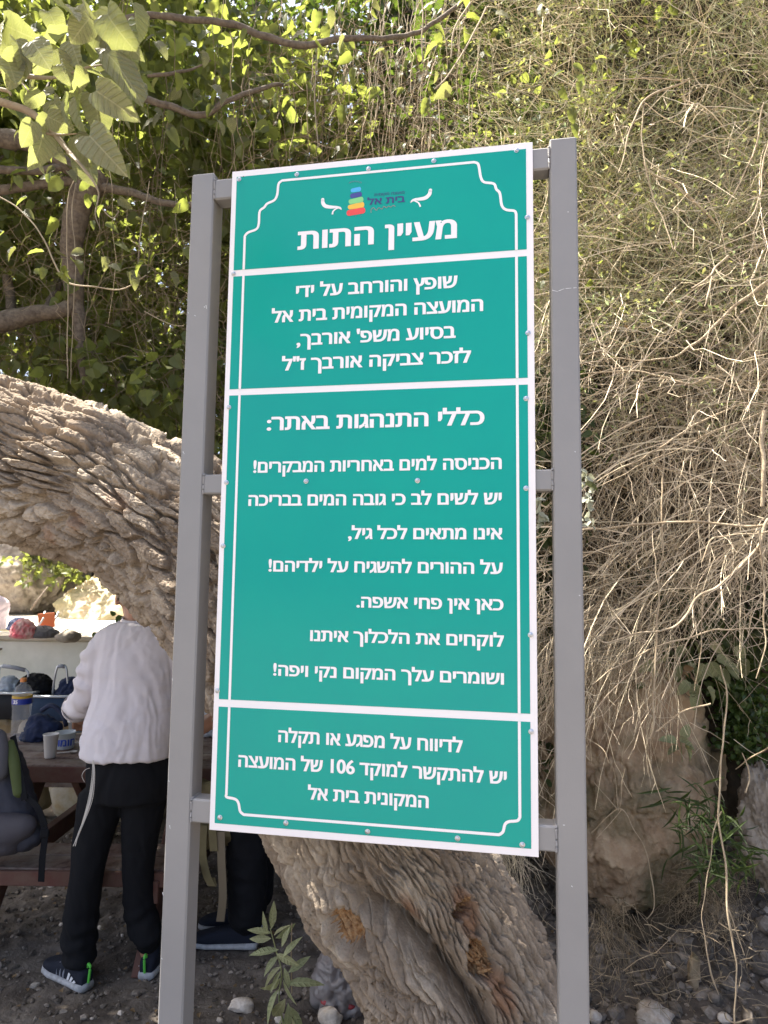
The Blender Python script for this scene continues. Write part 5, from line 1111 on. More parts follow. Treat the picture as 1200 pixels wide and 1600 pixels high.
def shoe(par, heel, toe_dir, mirror=1, L_=.29, material=M_shoe, tab=True, print_side=True):
    """trainer with thick sole, knit upper, pull tab and the three-bar mark"""
    h = V(*heel); d = unit(V(toe_dir[0], toe_dir[1], 0)); s = V(-d[1], d[0], 0)*mirror; u = V(0, 0, 1); pr = [(0, .026), (.02, .034), (.08, .036), (.15, .040), (.21, .047), (.26, .040), (.285, .022), (.292, .006)]
    def ring_loft(tops, w_add, base):
        vs = []; n = 16
        for (x, w), t_ in zip(pr, tops):
            for i in range(n):
                a = math.pi*2*i/n; cz = (t_+base)/2; hz = (t_-base)/2; vs.append(h+d*(x*L_/.29)+s*((w+w_add)*np.sign(math.cos(a))*abs(math.cos(a))**.55)+u*(cz+hz*np.sign(math.sin(a))*abs(math.sin(a))**.7))
        k = len(pr); fs = [(j*n+i, j*n+(i+1) % n, (j+1)*n+(i+1) % n, (j+1)*n+i) for j in range(k-1) for i in range(n)]+[tuple(range(n))[::-1], tuple((k-1)*n+i for i in range(n))]; return MB().add(vs, fs)
    so_ = ring_loft([.034, .036, .030, .026, .026, .028, .026, .022], .004, .001).build('sole', M_sole, par, smooth=True)
    so_['label'] = 'thick pale grey sole'
    up = fuse(limb(ring_loft([.072, .088, .094, .084, .066, .052, .042, .03], -.001, .018), [(*(h+d*.045+u*.07), .036), (*(h+d*.055+u*.115), .036)]), .006, 3); o = obj('shoe', up, material, par)
    if tab:
        mb = MB(); c = h+d*(-.004); mb.tube(spline([c+u*.035-d*.001, c+u*.07-d*.006, c+u*.098-d*.008, c+u*.104+d*.004, c+u*.09+d*.010], 14), .0055, 6); mb.build('pull_tab', M_tab, o)
    if print_side:
        for k in range(3):                              # three slanting bars
            c = h+d*(.035+.019*k)+s*(.0375)+u*(.036); mb = MB(); mb.prism([(0, 0), (.011, 0), (.011-.012, .012+.009*k), (-.012, .007+.009*k)], .002, [d, u, s], c); mb.build('bar_mark', M_mark, o)
        for k in range(3):
            c = h+d*(.115+.022*k)+s*(.036); mb = MB(); mb.tube(spline([c+u*.032, c+u*.055-d*.004-s*.001, c+u*.078-d*.01-s*.010], 8), .0042, 5); mb.build('side_stripe', M_greystripe, o)
    return o

# --- the man in the white shirt, seen from behind at the table
ML = thing('person', 'person in white shirt and black trousers seen from behind at the picnic table', 'person', (-1.07, 2.95, 0))
W = lambda x, y, Y, r: (*P(x, y, Y), r)
fL = G(136, 1549, 0.005); tL = unit((G(84, 1520)-fL)[:2]); fR = G(226, 1533, 0.005); tR = unit(V(0.10, 1.0))
body = MB()
loft(body, [(*P(200, 1230, 2.97)[:2], .80, .14, .10), (*P(205, 1180, 2.97)[:2], .94, .15, .105), (*P(208, 1100, 2.97)[:2], 1.15, .135, .09), (*P(214, 1040, 2.98)[:2], 1.32, .15, .09), (*P(216, 995, 2.98)[:2], 1.43, .13, .07), (*P(216, 975, 2.99)[:2], 1.475, .06, .05)])
limb(body, [W(216, 990, 2.98, .055), W(214, 962, 3.02, .055), W(213, 945, 3.05, .055)])
hc = P(213, 930, 3.08); hd = head_shapes(body, hc, (-0.28, 1.0, -.42))
limb(body, [W(158, 1012, 2.97, .045), W(141, 1080, 3.02, .038), W(126, 1108, 3.16, .034), W(132, 1119, 3.30, .026)]); hand(body, P(132, 1119, 3.30), P(121, 1132, 3.47)-P(132, 1119, 3.30), (0, 0, -1), .45, 1)
limb(body, [W(276, 1012, 2.97, .045), W(295, 1085, 3.0, .038), W(278, 1125, 3.18, .034), W(262, 1140, 3.32, .026)]); hand(body, P(262, 1140, 3.32), (-.3, .8, -.25), (0, 0, -1), .5, -1)
limb(body, [W(160, 1245, 2.96, .078), W(147, 1300, 2.95, .068), W(136, 1360, 2.93, .052), W(127, 1430, 2.94, .050), W(124, 1480, 2.95, .044), (*(fL+V(tL[0]*.05, tL[1]*.05, .07)), .035)]); limb(body, [W(226, 1245, 2.96, .078), W(220, 1300, 2.97, .064), W(216, 1360, 2.99, .050), W(220, 1430, 3.02, .048), (*(fR+V(tR[0]*.05, tR[1]*.05, .07)), .035)])
obj('body', fuse(body, .0065, 3), M_skin, ML)
hair_mesh(*hd).build('hair', M_hair, ML, smooth=True)
MB().lathe(hd[0]+hd[3]*.085-hd[1]*.03, [(.085, 0), (.075, .022), (.05, .036), (.001, .042)], 24, [hd[2], hd[1], hd[3]], cap=False).build('skullcap', M_black, ML, smooth=True)
sh = MB()
loft(sh, [(*P(197, 1192, 2.95)[:2], P(200, 1184, 2.9)[2], .190, .150), (*P(199, 1178, 2.95)[:2], .955, .188, .147), (*P(204, 1140, 2.95)[:2], 1.05, .183, .140), (*P(211, 1090, 2.96)[:2], 1.18, .172, .122), (*P(214, 1045, 2.97)[:2], 1.30, .178, .118),
          (*P(216, 1010, 2.98)[:2], 1.395, .188, .105), (*P(217, 993, 2.98)[:2], 1.44, .15, .085), (*P(217, 982, 2.99)[:2], 1.462, .085, .070)], 36)
limb(sh, [W(163, 1012, 2.97, .064), W(152, 1030, 2.98, .066), W(143, 1066, 3.0, .064), W(136, 1090, 3.04, .060), W(126, 1104, 3.12, .054)], 18)
limb(sh, [W(126, 1100, 3.10, .058), W(122, 1106, 3.15, .060)], 18)
limb(sh, [W(270, 1012, 2.97, .064), W(284, 1040, 2.98, .062), W(294, 1080, 3.0, .058), W(282, 1118, 3.12, .052)], 18)
limb(sh, [W(180, 1003, 2.98, .05), W(165, 1010, 2.98, .06)], 14); limb(sh, [W(252, 1003, 2.98, .05), W(268, 1010, 2.98, .06)], 14)
f1_, f2_ = folds(V(8, 8, 2.2), .0060, 3), folds(V(5, 5, 7), .0036, 8)
shm = fuse(sh, .007, 3, lambda c: f1_(c)+f2_(c)+.005*np.sin(c[:, 2]*85+5*perlin(c*V(6, 6, 4)))*sstep(-1.22, -1.27, c[:, 0])); shirt = obj('shirt', shm, M_shirt, ML)
mb = MB(); c0_ = P(216, 974, 3.0)
for k, (dz, r0) in enumerate(((0, .068), (.012, .066), (.026, .062), (.036, .058))): pass
mb.lathe(c0_, [(.076, -.022), (.074, 0), (.069, .022), (.064, .032), (.060, .030), (.062, 0), (.066, -.02)], 30, [V(1, 0, 0), V(0, .95, .25), V(0, -.25, .97)], cap=False); mb.build('collar', M_shirt, shirt, smooth=True)
cf = P(121, 1106, 3.16); ax_ = unit(P(132, 1119, 3.30)-P(126, 1100, 3.08)); sx_ = unit(np.cross(ax_, V(0, 0, 1))); MB().lathe(cf, [(.062, -.035), (.066, -.01), (.064, .012), (.055, .016), (.052, -.01)], 26, [sx_, np.cross(ax_, sx_), ax_], cap=False).build('cuff', M_shirt, shirt, smooth=True)
tr = MB()
loft(tr, [(*P(203, 1262, 2.96)[:2], .74, .165, .13), (*P(203, 1230, 2.96)[:2], .82, .178, .14), (*P(203, 1190, 2.96)[:2], .92, .170, .13), (*P(205, 1165, 2.96)[:2], .99, .155, .115)], 32)
limb(tr, [W(160, 1245, 2.96, .094), W(147, 1300, 2.95, .080), W(136, 1360, 2.93, .066), W(127, 1430, 2.94, .068), W(124, 1480, 2.95, .066), (*(fL+V(tL[0]*.045, tL[1]*.045, .12)), .060)], 20)
limb(tr, [W(226, 1245, 2.96, .092), W(220, 1300, 2.97, .076), W(216, 1360, 2.99, .062), W(220, 1430, 3.02, .063), (*(fR+V(tR[0]*.04, tR[1]*.04, .14)), .060)], 20)
g1_ = folds(V(9, 9, 3.5), .004, 30); g2_ = lambda c: .006*np.sin(c[:, 2]*75+5*perlin(c*7))*sstep(.42, .12, c[:, 2])
obj('trousers', fuse(tr, .009, 4, lambda c: g1_(c)+g2_(c)), M_black, ML)
shoe(ML, fL, tL, 1); shoe(ML, fR, tR, 1)
# white fringe threads hanging at the hip
mb = MB()
for k in range(7):
    o_ = random.uniform(-5, 5); pts = [P(146+o_*.4, 1188, 2.80), P(146+o_, 1215, 2.80), P(140+o_+random.uniform(-3, 3), 1250, 2.80), P(130+o_*.6, 1285, 2.80), P(122+o_*.4, 1305, 2.81), P(112+random.uniform(-1, 6), 1322, 2.82)]; mb.tube(spline(pts, 22), .0013, 5)
mb.tube(spline([P(132, 1222, 2.8), P(128, 1212, 2.79), P(133, 1203, 2.79), P(140, 1200, 2.8)], 12), .0012, 5)
o = mb.build('fringe_threads', M_yarn, ML); o['kind'] = 'stuff'

# --- person behind the sign
M2 = thing('person', 'person in black clothes and navy shoes mostly hidden behind the sign', 'person', (-0.62, 3.35, 0))
a0 = G(388, 1473, .005); a1 = G(415, 1452, .005); b2 = MB(); xx, yy = a0[0]-.02, a0[1]+.05
loft(b2, [(xx, yy, .82, .10, .14), (xx, yy, .98, .105, .15), (xx-.02, yy, 1.18, .09, .14), (xx-.05, yy, 1.34, .10, .16), (xx-.07, yy, 1.44, .07, .14), (xx-.08, yy, 1.50, .05, .055)]); limb(b2, [(xx-.08, yy, 1.48, .052), (xx-.12, yy, 1.58, .052)])
hd2 = head_shapes(b2, (xx-.15, yy, 1.66), (-1, .05, -.35))
for sg in (-1, 1):
    limb(b2, [(xx-.06, yy+sg*.17, 1.40, .045), (xx-.07, yy+sg*.2, 1.12, .038), (xx-.22, yy+sg*.13, .97, .033), (xx-.34, yy+sg*.10, .93, .026)]); hand(b2, (xx-.34, yy+sg*.10, .93), (-1, -.1, -.25), (0, 0, -1), .5, sg)
    limb(b2, [(xx, yy+sg*.09, .76, .08), (xx+.01, yy+sg*.09, .45, .06), (xx+.02, yy+sg*.09, .13, .045)])
obj('body', fuse(b2, .0075, 3), M_skin, M2); hair_mesh(*hd2).build('hair', M_hair, M2, smooth=True)
j2 = MB(); loft(j2, [(xx, yy, .80, .135, .175), (xx, yy, .98, .13, .18), (xx-.02, yy, 1.18, .12, .17), (xx-.05, yy, 1.34, .125, .19), (xx-.07, yy, 1.43, .09, .16), (xx-.08, yy, 1.48, .065, .075)])
for sg in (-1, 1): limb(j2, [(xx-.06, yy+sg*.18, 1.39, .06), (xx-.07, yy+sg*.21, 1.14, .055), (xx-.10, yy+sg*.19, 1.06, .05)])
obj('jacket', fuse(j2, .010, 4, folds(8, .006, 50)), M_jacket, M2)
t2 = MB(); loft(t2, [(xx, yy, .70, .125, .17), (xx, yy, .82, .135, .18), (xx, yy, .96, .12, .165)])
for sg in (-1, 1): limb(t2, [(xx, yy+sg*.09, .76, .105), (xx+.01, yy+sg*.09, .45, .092), (xx+.02, yy+sg*.09, .13, .080)], 18)
obj('trousers', fuse(t2, .010, 4, folds(8, .008, 60)), M_black, M2)
for sg in (-1, 1): shoe(M2, (xx+.07, yy+sg*.09, .005), (-1, -.05*sg), 1, .31, tab=False, print_side=False)

# --- far person at the left edge of the terrace
M3 = thing('person', 'person in a pale lilac shirt sitting on the terrace, cut off by the left edge', 'person', P(-18, 1000, 7.6))
b3_ = MB(); q = P(-22, 985, 7.6); x3, y3, z3 = q
loft(b3_, [(x3, y3, z3-.12, .15, .12), (x3+.02, y3, z3+.1, .15, .11), (x3+.03, y3, z3+.30, .17, .10), (x3+.02, y3, z3+.40, .06, .05)]); hd3 = head_shapes(b3_, (x3-.02, y3, z3+.55), (-1, .3, -.3))
limb(b3_, [(x3+.02, y3, z3+.36, .05), (x3, y3, z3+.5, .05)])
for sg in (-1, 1): limb(b3_, [(x3+.03, y3+sg*.17, z3+.3, .045), (x3+.03, y3+sg*.2, z3+.05, .038), (x3-.15, y3+sg*.1, z3-.02, .03)]); hand(b3_, (x3-.15, y3+sg*.1, z3-.02), (-1, 0, -.2), (0, 0, -1), .6, sg); limb(b3_, [(x3, y3+sg*.09, z3-.08, .08), (x3-.40, y3+sg*.1, z3-.02, .06), (x3-.42, y3+sg*.1, z3-.38, .045)])
obj('body', fuse(b3_, .009, 3), M_skin, M3); hair_mesh(*hd3).build('hair', M_hair, M3, smooth=True)
s3 = MB(); loft(s3, [(x3, y3, z3-.12, .18, .15), (x3+.02, y3, z3+.1, .19, .14), (x3+.03, y3, z3+.30, .20, .13), (x3+.02, y3, z3+.39, .08, .07)])
for sg in (-1, 1): limb(s3, [(x3+.03, y3+sg*.17, z3+.3, .065), (x3+.03, y3+sg*.2, z3+.02, .055)])
obj('shirt', fuse(s3, .012, 4, folds(8, .008, 70)), mat('pale lilac shirt', (0.66, 0.58, 0.66), 0.85), M3)
t3 = MB()
for sg in (-1, 1): limb(t3, [(x3, y3+sg*.09, z3-.08, .10), (x3-.40, y3+sg*.1, z3-.02, .08), (x3-.42, y3+sg*.1, z3-.34, .06)])
obj('trousers', fuse(t3, .012, 4), M_black, M3)

# --- picnic table
M_wood = mat('worn stained wood', (0.13, 0.085, 0.07), 0.75, 0.3, var=[(0.16, 0.115, 0.095), (0.06, 0.032, 0.026), (0.22, 0.19, 0.17)], var_scale=9, bump=0.5, bump_scale=60, ramp=(0.45, 0.68), island=.12)
M_redwood = mat('red-brown stained edge board', (0.115, 0.065, 0.047), 0.7, 0.3, var=(0.10, 0.04, 0.03), var_scale=14, bump=0.4, bump_scale=60)
pt = thing('picnic_table', 'dark stained wooden picnic table with attached plank benches behind the man', 'table', (-1.6, 3.75, 0))
X0_, X1_ = -2.45, -0.78; xm, xl = (X0_+X1_)/2, X1_-X0_
for k in range(5): MB().box((xm+random.uniform(-.01, .01), 3.455+.133*k, .728), (xl, .116, .038), None, .004).build('plank', M_wood, pt)
MB().box((xm, 3.405, .703), (xl-.02, .022, .075), None, .003).build('edge_board', M_redwood, pt)
for (y_, z_) in ((3.10, .40), (3.245, .40), (4.26, .42), (4.405, .42)): MB().box((xm+random.uniform(-.01, .01), y_, z_), (xl, .135, .04), None, .004).build('plank', M_wood, pt)
MB().box((xm, 3.022, .385), (xl-.02, .020, .06), None, .003).build('edge_board', M_redwood, pt)
for x_ in (-2.2, -1.74, -1.0)[1:]:
    for (ya, yb) in ((3.60, 3.02), (3.90, 4.50)):
        a_, b_ = V(x_, ya, .69), V(x_, yb, -.02); d_ = unit(b_-a_); MB().box((a_+b_)/2, (.045, .115, np.linalg.norm(b_-a_)), [V(1, 0, 0), np.cross(d_, V(1, 0, 0)), d_], .003).build('leg', M_redwood, pt)
    MB().box((x_+.046, 3.75, .34), (.045, 1.5, .09), None, .003).build('bench_beam', M_redwood, pt); MB().box((x_-.046, 3.73, .665), (.045, .64, .08), None, .003).build('top_beam', M_redwood, pt)
TZ = .7475
def T_(px, py): return G(px, py, TZ)
# water bottle
M_pet = bpy.data.materials.new('clear bottle plastic'); M_pet.use_nodes = True; b_ = M_pet.node_tree.nodes['Principled BSDF']; b_.inputs['Base Color'].default_value = (.93, .96, 1, 1); b_.inputs['Roughness'].default_value = .05; b_.inputs['Alpha'].default_value = .13; b_.inputs['Specular IOR Level'].default_value = 1.0; b_.inputs['Coat Weight'].default_value = 1.0
wb = thing('water_bottle', 'large clear plastic water bottle with orange cap and blue label', 'bottle', T_(31, 1158)); c = V(*wb.location)
prof = [(.030, .002), (.040, .004), (.043, .015)]+[(.043-.0035*(k % 2), .025+.0135*k) for k in range(11)]+[(.041, .175), (.044, .19), (.044, .245), (.042, .268), (.034, .290), (.022, .305), (.014, .312), (.013, .325)]
prof = [(r*1.17, z) for r, z in prof]; MB().lathe(c, prof, 28).build('bottle_body', M_pet, wb, smooth=True)
MB().lathe(c+V(0, 0, .322), [(.0165, 0), (.0165, .018), (.015, .020)], 20).build('cap', mat('orange cap', (.70, .22, .04), .4), wb, auto=40)
M_lab = mat('blue bottle label', (.015, .035, .28), .35); lb = MB().lathe(c+V(0, 0, .205), [(.0523, 0), (.0523, .030)], 28, cap=False).build('label_band', M_lab, wb, smooth=True)
MB().lathe(c+V(0, 0, .236), [(.0522, 0), (.0520, .014)], 28, cap=False).build('label_band', mat('amber label', (.55, .33, .03), .4), wb, smooth=True)
def wrap_text(s, c, R_, z, h, ang0, material, par, name='lettering'):
    me = text_mesh(s, .035); n = len(me.vertices); co = np.empty(n*3); me.vertices.foreach_get('co', co); co = co.reshape(-1, 3); x = (co[:, 0]-co[:, 0].mean())*h; a = ang0+x/R_
    out = np.stack([c[0]+(R_+.0006)*np.sin(a), c[1]-(R_+.0006)*np.cos(a), c[2]+z+co[:, 1]*h], 1); me.vertices.foreach_set('co', out.ravel()); me.update(); return obj(name, me, material, par)
wrap_text('35', c, .0526, .210, .028, -.25, M_letter, lb)
# paper cup, two tubs, cutlery
cup = thing('paper_cup', 'white disposable cup at the front edge of the picnic table', 'cup', T_(78, 1184)); c = V(*cup.location)
M_cup = mat('white disposable cup', (.62, .58, .53), .5); MB().lathe(c, [(.001, .002), (.025, .002), (.026, .004), (.036, .112), (.0385, .114), (.0375, .118), (.0345, .114), (.0245, .006), (.001, .006)], 28, cap=False).build('cup_body', M_cup, cup, smooth=True)
M_tubp = mat('cloudy plastic tub', (.60, .62, .62), .35, trans=((.7, .75, .75), .3)); M_blue = mat('blue print', (.03, .08, .42), .4)
for (x_, y_, R_, h_, lab, txt) in ((101, 1169, .052, .085, 'open clear plastic tub with blue lettering beside the white cup', 'חומוס'), (119, 1144, .046, .070, 'lidded white tub with blue lettering under the hand of the man', '95')):
    tb_ = thing('food_tub', lab, 'tub', T_(x_, y_)); c = V(*tb_.location)
    bd = MB().lathe(c, [(.001, .001), (R_*.84, .001), (R_*.86, .004), (R_, h_-.004), (R_*1.07, h_-.003), (R_*1.07, h_), (R_*.97, h_), (R_*.82, .006), (.001, .006)], 30, cap=False).build('tub_body', M_tubp, tb_, smooth=True)
    if h_ < .08: MB().lathe(c+V(0, 0, h_-.001), [(R_*1.09, -.006), (R_*1.09, .004), (R_*.9, .006), (.001, .005)], 30, cap=False).build('lid', M_cup, tb_, smooth=True)
    wrap_text(heb(txt) if txt != '95' else txt, c, R_*.95, h_*.25, h_*.62, .25 if txt == '95' else -.1, M_blue, bd)
fk = thing('plastic_fork', 'white plastic fork lying on the picnic table beside the tub', 'fork', T_(122, 1163)); c = V(*fk.location)
mb = MB(); mb.tube(spline([c+V(-.07, -.01, .006), c+V(0, 0, .010), c+V(.05, .02, .006)], 10), .004, 6); mb.build('handle', M_cup, fk); mb = MB()
for k in range(4): mb.tube([c+V(.05, .02+.007*(k-1.5), .006), c+V(.085, .032+.007*(k-1.5), .005)], .0018, 5)
mb.box(c+V(.05, .02, .006), (.012, .026, .003)); o = mb.build('tines', M_cup, fk); o['kind'] = 'stuff'
sp_ = thing('plastic_spoon', 'white plastic spoon lying near the table edge by the paper cup', 'spoon', T_(92, 1178)); c = V(*sp_.location)
MB().tube(spline([c+V(-.01, 0, .005), c+V(.05, .012, .008)], 8), .003, 6).build('handle', M_cup, sp_); MB().lathe(c+V(.068, .016, .004), [(.001, 0), (.014, .003), (.018, .007)], 14, cap=False).build('bowl', M_cup, sp_, smooth=True)
# navy cloth bag on the table
def cloth_lump(name, label, cat, c, size, material, seed, fold=.012, parts=None):
    t_ = thing(name, label, cat, c); mb = MB(); x, y, z = c; a, b_, h = size
    loft(mb, [(x, y, z, a*.42, b_*.42), (x, y, z+h*.12, a*.5, b_*.5), (x+.02*seed % .02, y, z+h*.5, a*.46, b_*.46), (x, y, z+h*.85, a*.30, b_*.3), (x, y, z+h, a*.12, b_*.12)], 24); obj('cloth_body', fuse(mb, .008, 3, folds(V(14, 14, 14), fold, seed)), material, t_); return t_
M_navycloth = mat('navy cloth', (.010, .014, .036), .8, .3, var=(.02, .030, .075), var_scale=8)
cb = cloth_lump('cloth_bag', 'crumpled navy cloth bag between the bottle and the tubs', 'bag', T_(62, 1155), (.20, .16, .13), M_navycloth, 3)
mb = MB(); c = T_(70, 1140); mb.tube(spline([c+V(-.05, .05, .10), c+V(.02, .03, .135), c+V(.10, .0, .09), c+V(.14, -.03, .03)], 18), .014, 8); mb.build('strap', M_navycloth, cb, smooth=True)
# folding picnic baskets on the wall behind
LZ = .70
def basket(label, px, py, w, d_, h, material, rim, hx0, hx1, hy, seed, lean=0):
    c = G(px, py, LZ); t_ = thing('picnic_basket', label, 'basket', c); x, y, z = c; mb = MB()
    n = 32; vs = []; prof = [(.86, 0), (.90, .02), (.97, .5), (1.0, 1.0), (.96, 1.0), (.9, .5), (.8, .05)]
    for (s_, hh) in prof:
        for i in range(n):
            a = 2*math.pi*i/n; vs.append((x+w/2*s_*np.sign(math.cos(a))*abs(math.cos(a))**.5, y+d_/2*s_*np.sign(math.sin(a))*abs(math.sin(a))**.5, z+h*hh+.004*math.sin(i*3+seed)))
    k = len(prof); fs = [(j*n+i, j*n+(i+1) % n, (j+1)*n+(i+1) % n, (j+1)*n+i) for j in range(k-1) for i in range(n)]+[tuple(range(n))[::-1], tuple((k-1)*n+i for i in range(n))]
    mb.add(vs, fs); mb.build('basket_body', material, t_, smooth=True)
    rp = [(x+w/2*1.01*np.sign(math.cos(a))*abs(math.cos(a))**.5, y+d_/2*1.01*np.sign(math.sin(a))*abs(math.sin(a))**.5, z+h+.006) for a in np.linspace(0, 2*math.pi, 40)]; MB().tube(rp, .009, 8).build('rim', rim, t_, smooth=True)
    hp = [V(x+hx0, y-.01, z+h), V(x+hx0+.01, y-.02, z+h+hy*.55), V(x+hx0+.03, y-.02, z+h+hy), V(x+hx1-.03, y-.02, z+h+hy*(1-lean)), V(x+hx1-.01, y-.02, z+h+hy*.5), V(x+hx1, y-.01, z+h)]; MB().tube(spline(hp, 40), .0075, 8).build('handle', rim, t_, smooth=True)
    MB().tube([hp[2]+V(.005, 0, 0), (hp[2]+hp[3])/2+V(0, 0, .004), hp[3]-V(.005, 0, 0)], .014, 10).build('grip', M_greystripe, t_, smooth=True); return t_
M_alu = mat('aluminium rim', (.50, .52, .55), .35, metal=.6)
basket('navy folding picnic basket with a tall grey handle on the stone wall', 86, 1122, .31, .22, .155, mat('navy basket cloth', (.025, .045, .085), .8, .3), M_alu, -.02, .09, .19, 1)
basket('black folding picnic basket with a leaning handle at the left edge', 22, 1120, .36, .24, .17, mat('black basket cloth', (.012, .012, .015), .7, .3), M_alu, -.12, .10, .17, 5, .15)
cloth_lump('cloth_bag', 'black cloth heaped on top of the black picnic basket', 'bag', G(50, 1120, LZ)+V(0, .02, .16), (.24, .18, .12), M_jacket, 7)
cloth_lump('jacket', 'dark blue jacket spilling over the rim of the navy picnic basket', 'jacket', G(106, 1122, LZ)+V(0, .02, .14), (.20, .16, .12), M_navycloth, 9)
pb = cloth_lump('plastic_wrap', 'crumpled translucent plastic wrap on the black basket at the left edge', 'plastic wrap', G(10, 1120, LZ)+V(0, 0, .17), (.12, .10, .09), mat('thin clear wrap', (.45, .50, .58), .2, .8, trans=((.6, .65, .7), .4)), 11, .02)
# --- backpack at the left edge, on the near bench
M_pack = mat('charcoal backpack cloth', (.030, .032, .045), .8, .3, var=(.045, .046, .06), var_scale=5, bump=.3, bump_scale=300)
M_packgrey = mat('grey backpack cloth', (.11, .11, .125), .8, .3)
M_olive = mat('olive green panel', (.055, .075, .018), .8)
M_mesh = mat('grey mesh pocket', (.065, .06, .07), .7, .3, bump=.6, bump_scale=380)
def bag_from(rows, voxel, sm=4, fold=None):
    mb = MB()
    for r in rows: limb(mb, [W(*q) for q in r], 16)
    return fuse(mb, voxel, sm, fold)
bp_ = thing('backpack', 'charcoal hiking backpack with olive panel and grey mesh pocket on the bench', 'backpack', P(20, 1340, 3.05))
obj('pack_body', bag_from([[(-40, 1150, 3.15, .10), (-35, 1220, 3.1, .12), (-20, 1290, 3.05, .12)], [(5, 1180, 3.12, .07), (18, 1240, 3.08, .085), (40, 1300, 3.05, .07)], [(-30, 1310, 3.05, .09), (50, 1305, 3.0, .055)]], .010, 4, folds(8, .006, 80)), M_pack, bp_)
obj('front_panel', bag_from([[(-8, 1150, 3.0, .045), (-4, 1180, 2.98, .048), (-2, 1210, 2.98, .040)]], .008), M_packgrey, bp_)
obj('side_panel', bag_from([[(18, 1160, 3.02, .020), (24, 1195, 2.98, .026), (30, 1240, 2.96, .024)]], .007), M_olive, bp_)
obj('mesh_pocket', bag_from([[(-40, 1300, 3.0, .075), (10, 1298, 2.98, .075), (44, 1290, 2.96, .045)], [(-30, 1318, 3.0, .06), (20, 1312, 2.98, .06)]], .008), M_mesh, bp_)
mb = MB()
for pts in ([(62, 1270, 2.95), (70, 1300, 2.93), (66, 1340, 2.93), (64, 1378, 2.94)], [(40, 1245, 2.95), (58, 1262, 2.93), (70, 1290, 2.93)], [(20, 1150, 3.02), (30, 1200, 2.97), (38, 1250, 2.94)]):
    p = spline([P(*q) for q in pts], 20); t_ = unit(np.gradient(p, axis=0)); s_v = unit(np.cross(t_, V(0, 1, 0)))*.013; vs = [*(p+s_v), *(p-s_v), *(p+s_v+V(0, .003, 0)), *(p-s_v+V(0, .003, 0))]; n_ = 20
    MB().add(vs, [(i, i+1, n_+i+1, n_+i) for i in range(n_-1)]+[(2*n_+i, 3*n_+i, 3*n_+i+1, 2*n_+i+1) for i in range(n_-1)]+[(i, 2*n_+i, 2*n_+i+1, i+1) for i in range(n_-1)]+[(n_+i, n_+i+1, 3*n_+i+1, 3*n_+i) for i in range(n_-1)]).build('strap', M_black, bp_)
MB().box(P(70, 1302, 2.92), (.035, .012, .03), None, .003).build('buckle', M_black, bp_)
# --- khaki rucksack between the left post and the sign
M_khaki = mat('khaki canvas', (.20, .165, .085), .85, .2, var=(.14, .115, .06), var_scale=7, bump=.3, bump_scale=250)
kb = thing('rucksack', 'khaki canvas rucksack with dangling straps seen between the left post and the sign', 'rucksack', P(335, 1330, 3.22))
obj('bag_body', bag_from([[(305, 1240, 3.28, .085), (320, 1280, 3.26, .095), (325, 1300, 3.25, .085)], [(335, 1235, 3.25, .06), (352, 1265, 3.22, .075), (352, 1305, 3.2, .05)]], .009, 4, folds(9, .008, 90)), M_khaki, kb)
for pts, mt in (([(318, 1290, 3.12), (316, 1330, 3.1), (322, 1365, 3.1), (332, 1385, 3.1), (330, 1372, 3.12)], M_khaki), ([(345, 1300, 3.12), (346, 1350, 3.1), (348, 1400, 3.1), (344, 1440, 3.12)], M_strawdark), ([(326, 1225, 3.14), (330, 1275, 3.12), (334, 1330, 3.1)], M_khaki)):
    p = spline([P(*q) for q in pts], 20); vs = [*(p+V(.017, 0, 0)), *(p-V(.017, 0, 0)), *(p+V(.017, .004, 0)), *(p+V(-.017, .004, 0))]; n_ = 20
    MB().add(vs, [(i, i+1, n_+i+1, n_+i) for i in range(n_-1)]+[(2*n_+i, 3*n_+i, 3*n_+i+1, 2*n_+i+1) for i in range(n_-1)]+[(i, 2*n_+i, 2*n_+i+1, i+1) for i in range(n_-1)]+[(n_+i, n_+i+1, 3*n_+i+1, 3*n_+i) for i in range(n_-1)]).build('strap', mt, kb)
# white bag on the table seen in the same gap
cloth_lump('plastic_bag', 'white plastic bag on the picnic table seen in the gap left of the sign', 'plastic bag', T_(322, 1158)+V(0, .15, 0), (.16, .14, .15), mat('white carrier bag', (.55, .56, .58), .4, trans=((.6, .6, .6), .3)), 13, .015)
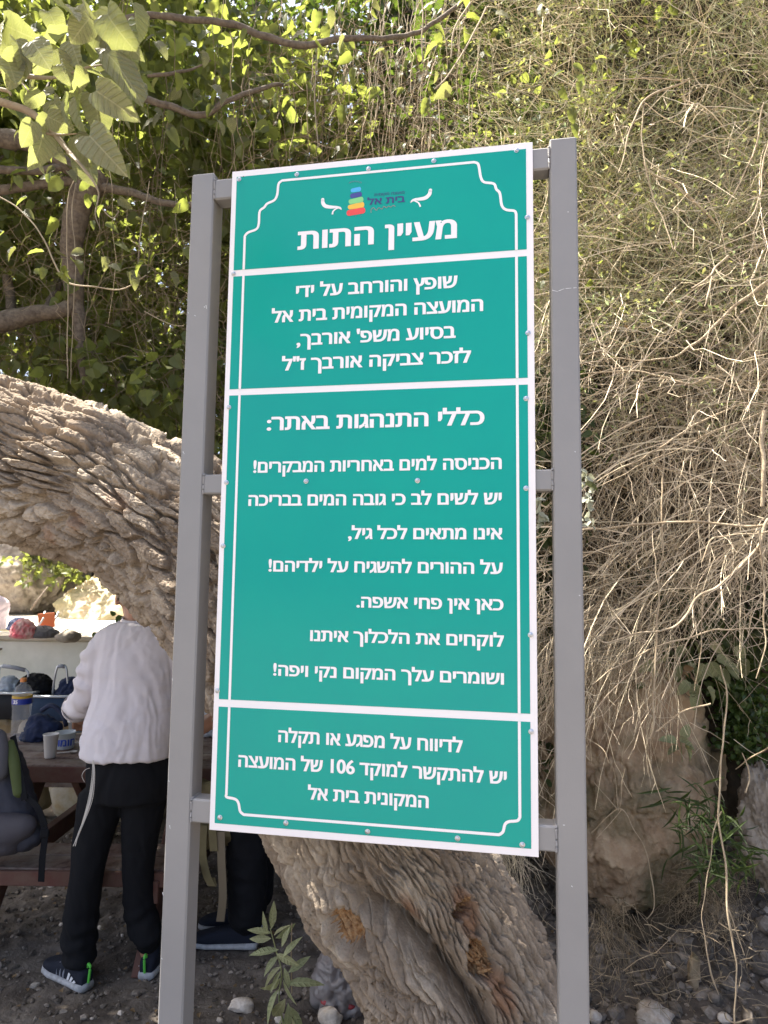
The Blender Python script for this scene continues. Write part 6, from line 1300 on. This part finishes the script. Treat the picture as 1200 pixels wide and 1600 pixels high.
# --- plastic bag with something red behind the trunk's foot
gbag = cloth_lump('plastic_bag', 'thin clear plastic bag with something red inside, beside the foot of the trunk', 'plastic bag', G(538, 1570, 0.0), (.24, .18, .24), mat('thin clear bag plastic', (.34, .31, .30), .25, .7, trans=((.45, .40, .40), .45)), 17, .020)
for (x_, y_, r_q) in ((514, 1545, .022), (548, 1550, .026), (556, 1560, .018)):
    c = G(538, 1570)+V((x_-538)/F_PX*2.95, -.070, .03+(1556-y_)*.002); MB().lathe(c-V(0, 0, r_q*.5), [(.001, 0), (r_q*.8, r_q*.25), (r_q, r_q*.6), (r_q*.7, r_q), (.001, r_q*1.1)], 14, cap=False).build('red_wrapper', mat('red wrapper', (.30, .035, .04), .5), gbag, smooth=True)
# --- things on the terrace beyond the white wall
DZ = 1.10
cloth_lump('hat', 'dark grey sun hat lying on the white wall', 'hat', G(66, 995.5, 1.098), (.26, .16, .10), mat('grey felt', (.10, .095, .105), .85), 19, .008)
cloth_lump('towel', 'red and pink towel draped over a stone on the white wall', 'towel', G(36, 996, 1.098), (.22, .14, .16), mat('pink red towel', (.60, .08, .12), .85, var=(.65, .45, .42), var_scale=14), 23, .012)
cloth_lump('cloth_bag', 'navy bag on the terrace beside the person at the left edge', 'bag', P(28, 996, 7.3), (.28, .2, .2), M_navycloth, 29, .015)
ch = thing('folding_chair', 'orange folding chair leaning by the big cream boulder', 'chair', G(68, 997, 1.0)); c = G(68, 997, 1.0)+V(0, 0, .01)
for dx in (-.07, .07): MB().tube([c+V(dx-.05, 0, 0), c+V(dx+.06, .03, .26)], .009, 8).build('frame', M_alu, ch, smooth=True)
MB().tube([c+V(-.10, -.02, .02), c+V(.02, -.06, .20)], .009, 8).build('frame', M_alu, ch, smooth=True)
M_orange = mat('orange canvas', (.45, .13, .05), .8)
MB().box(c+V(.02, 0, .17), (.17, .012, .15), [unit(V(1, 0, .1)), V(0, 1, 0), unit(V(-.1, 0, 1))], .003).build('backrest', M_orange, ch); MB().box(c+V(-.02, -.06, .07), (.18, .14, .012), None, .003).build('seat', M_orange, ch)
rock('boulder', P(8, 1000, 6.95), (.42, .3, .2), 41, M_lime, label='brownish stone lying under the towel on the white wall', rough=.25, sub=4)
pl = MB().tube([P(-10, 1018, 6.4), P(42, 1000, 6.55)], .011, 8).build('walking_stick', M_branch, None, smooth=True); tag(pl, 'grey walking stick leaning on the top of the white wall', 'stick')
pl = MB().tube([P(48, 952, 9.4), P(75, 917, 9.6)], .013, 8).build('pole', M_branch, None, smooth=True); tag(pl, 'thin dark pole leaning against the shaded rock face', 'pole')
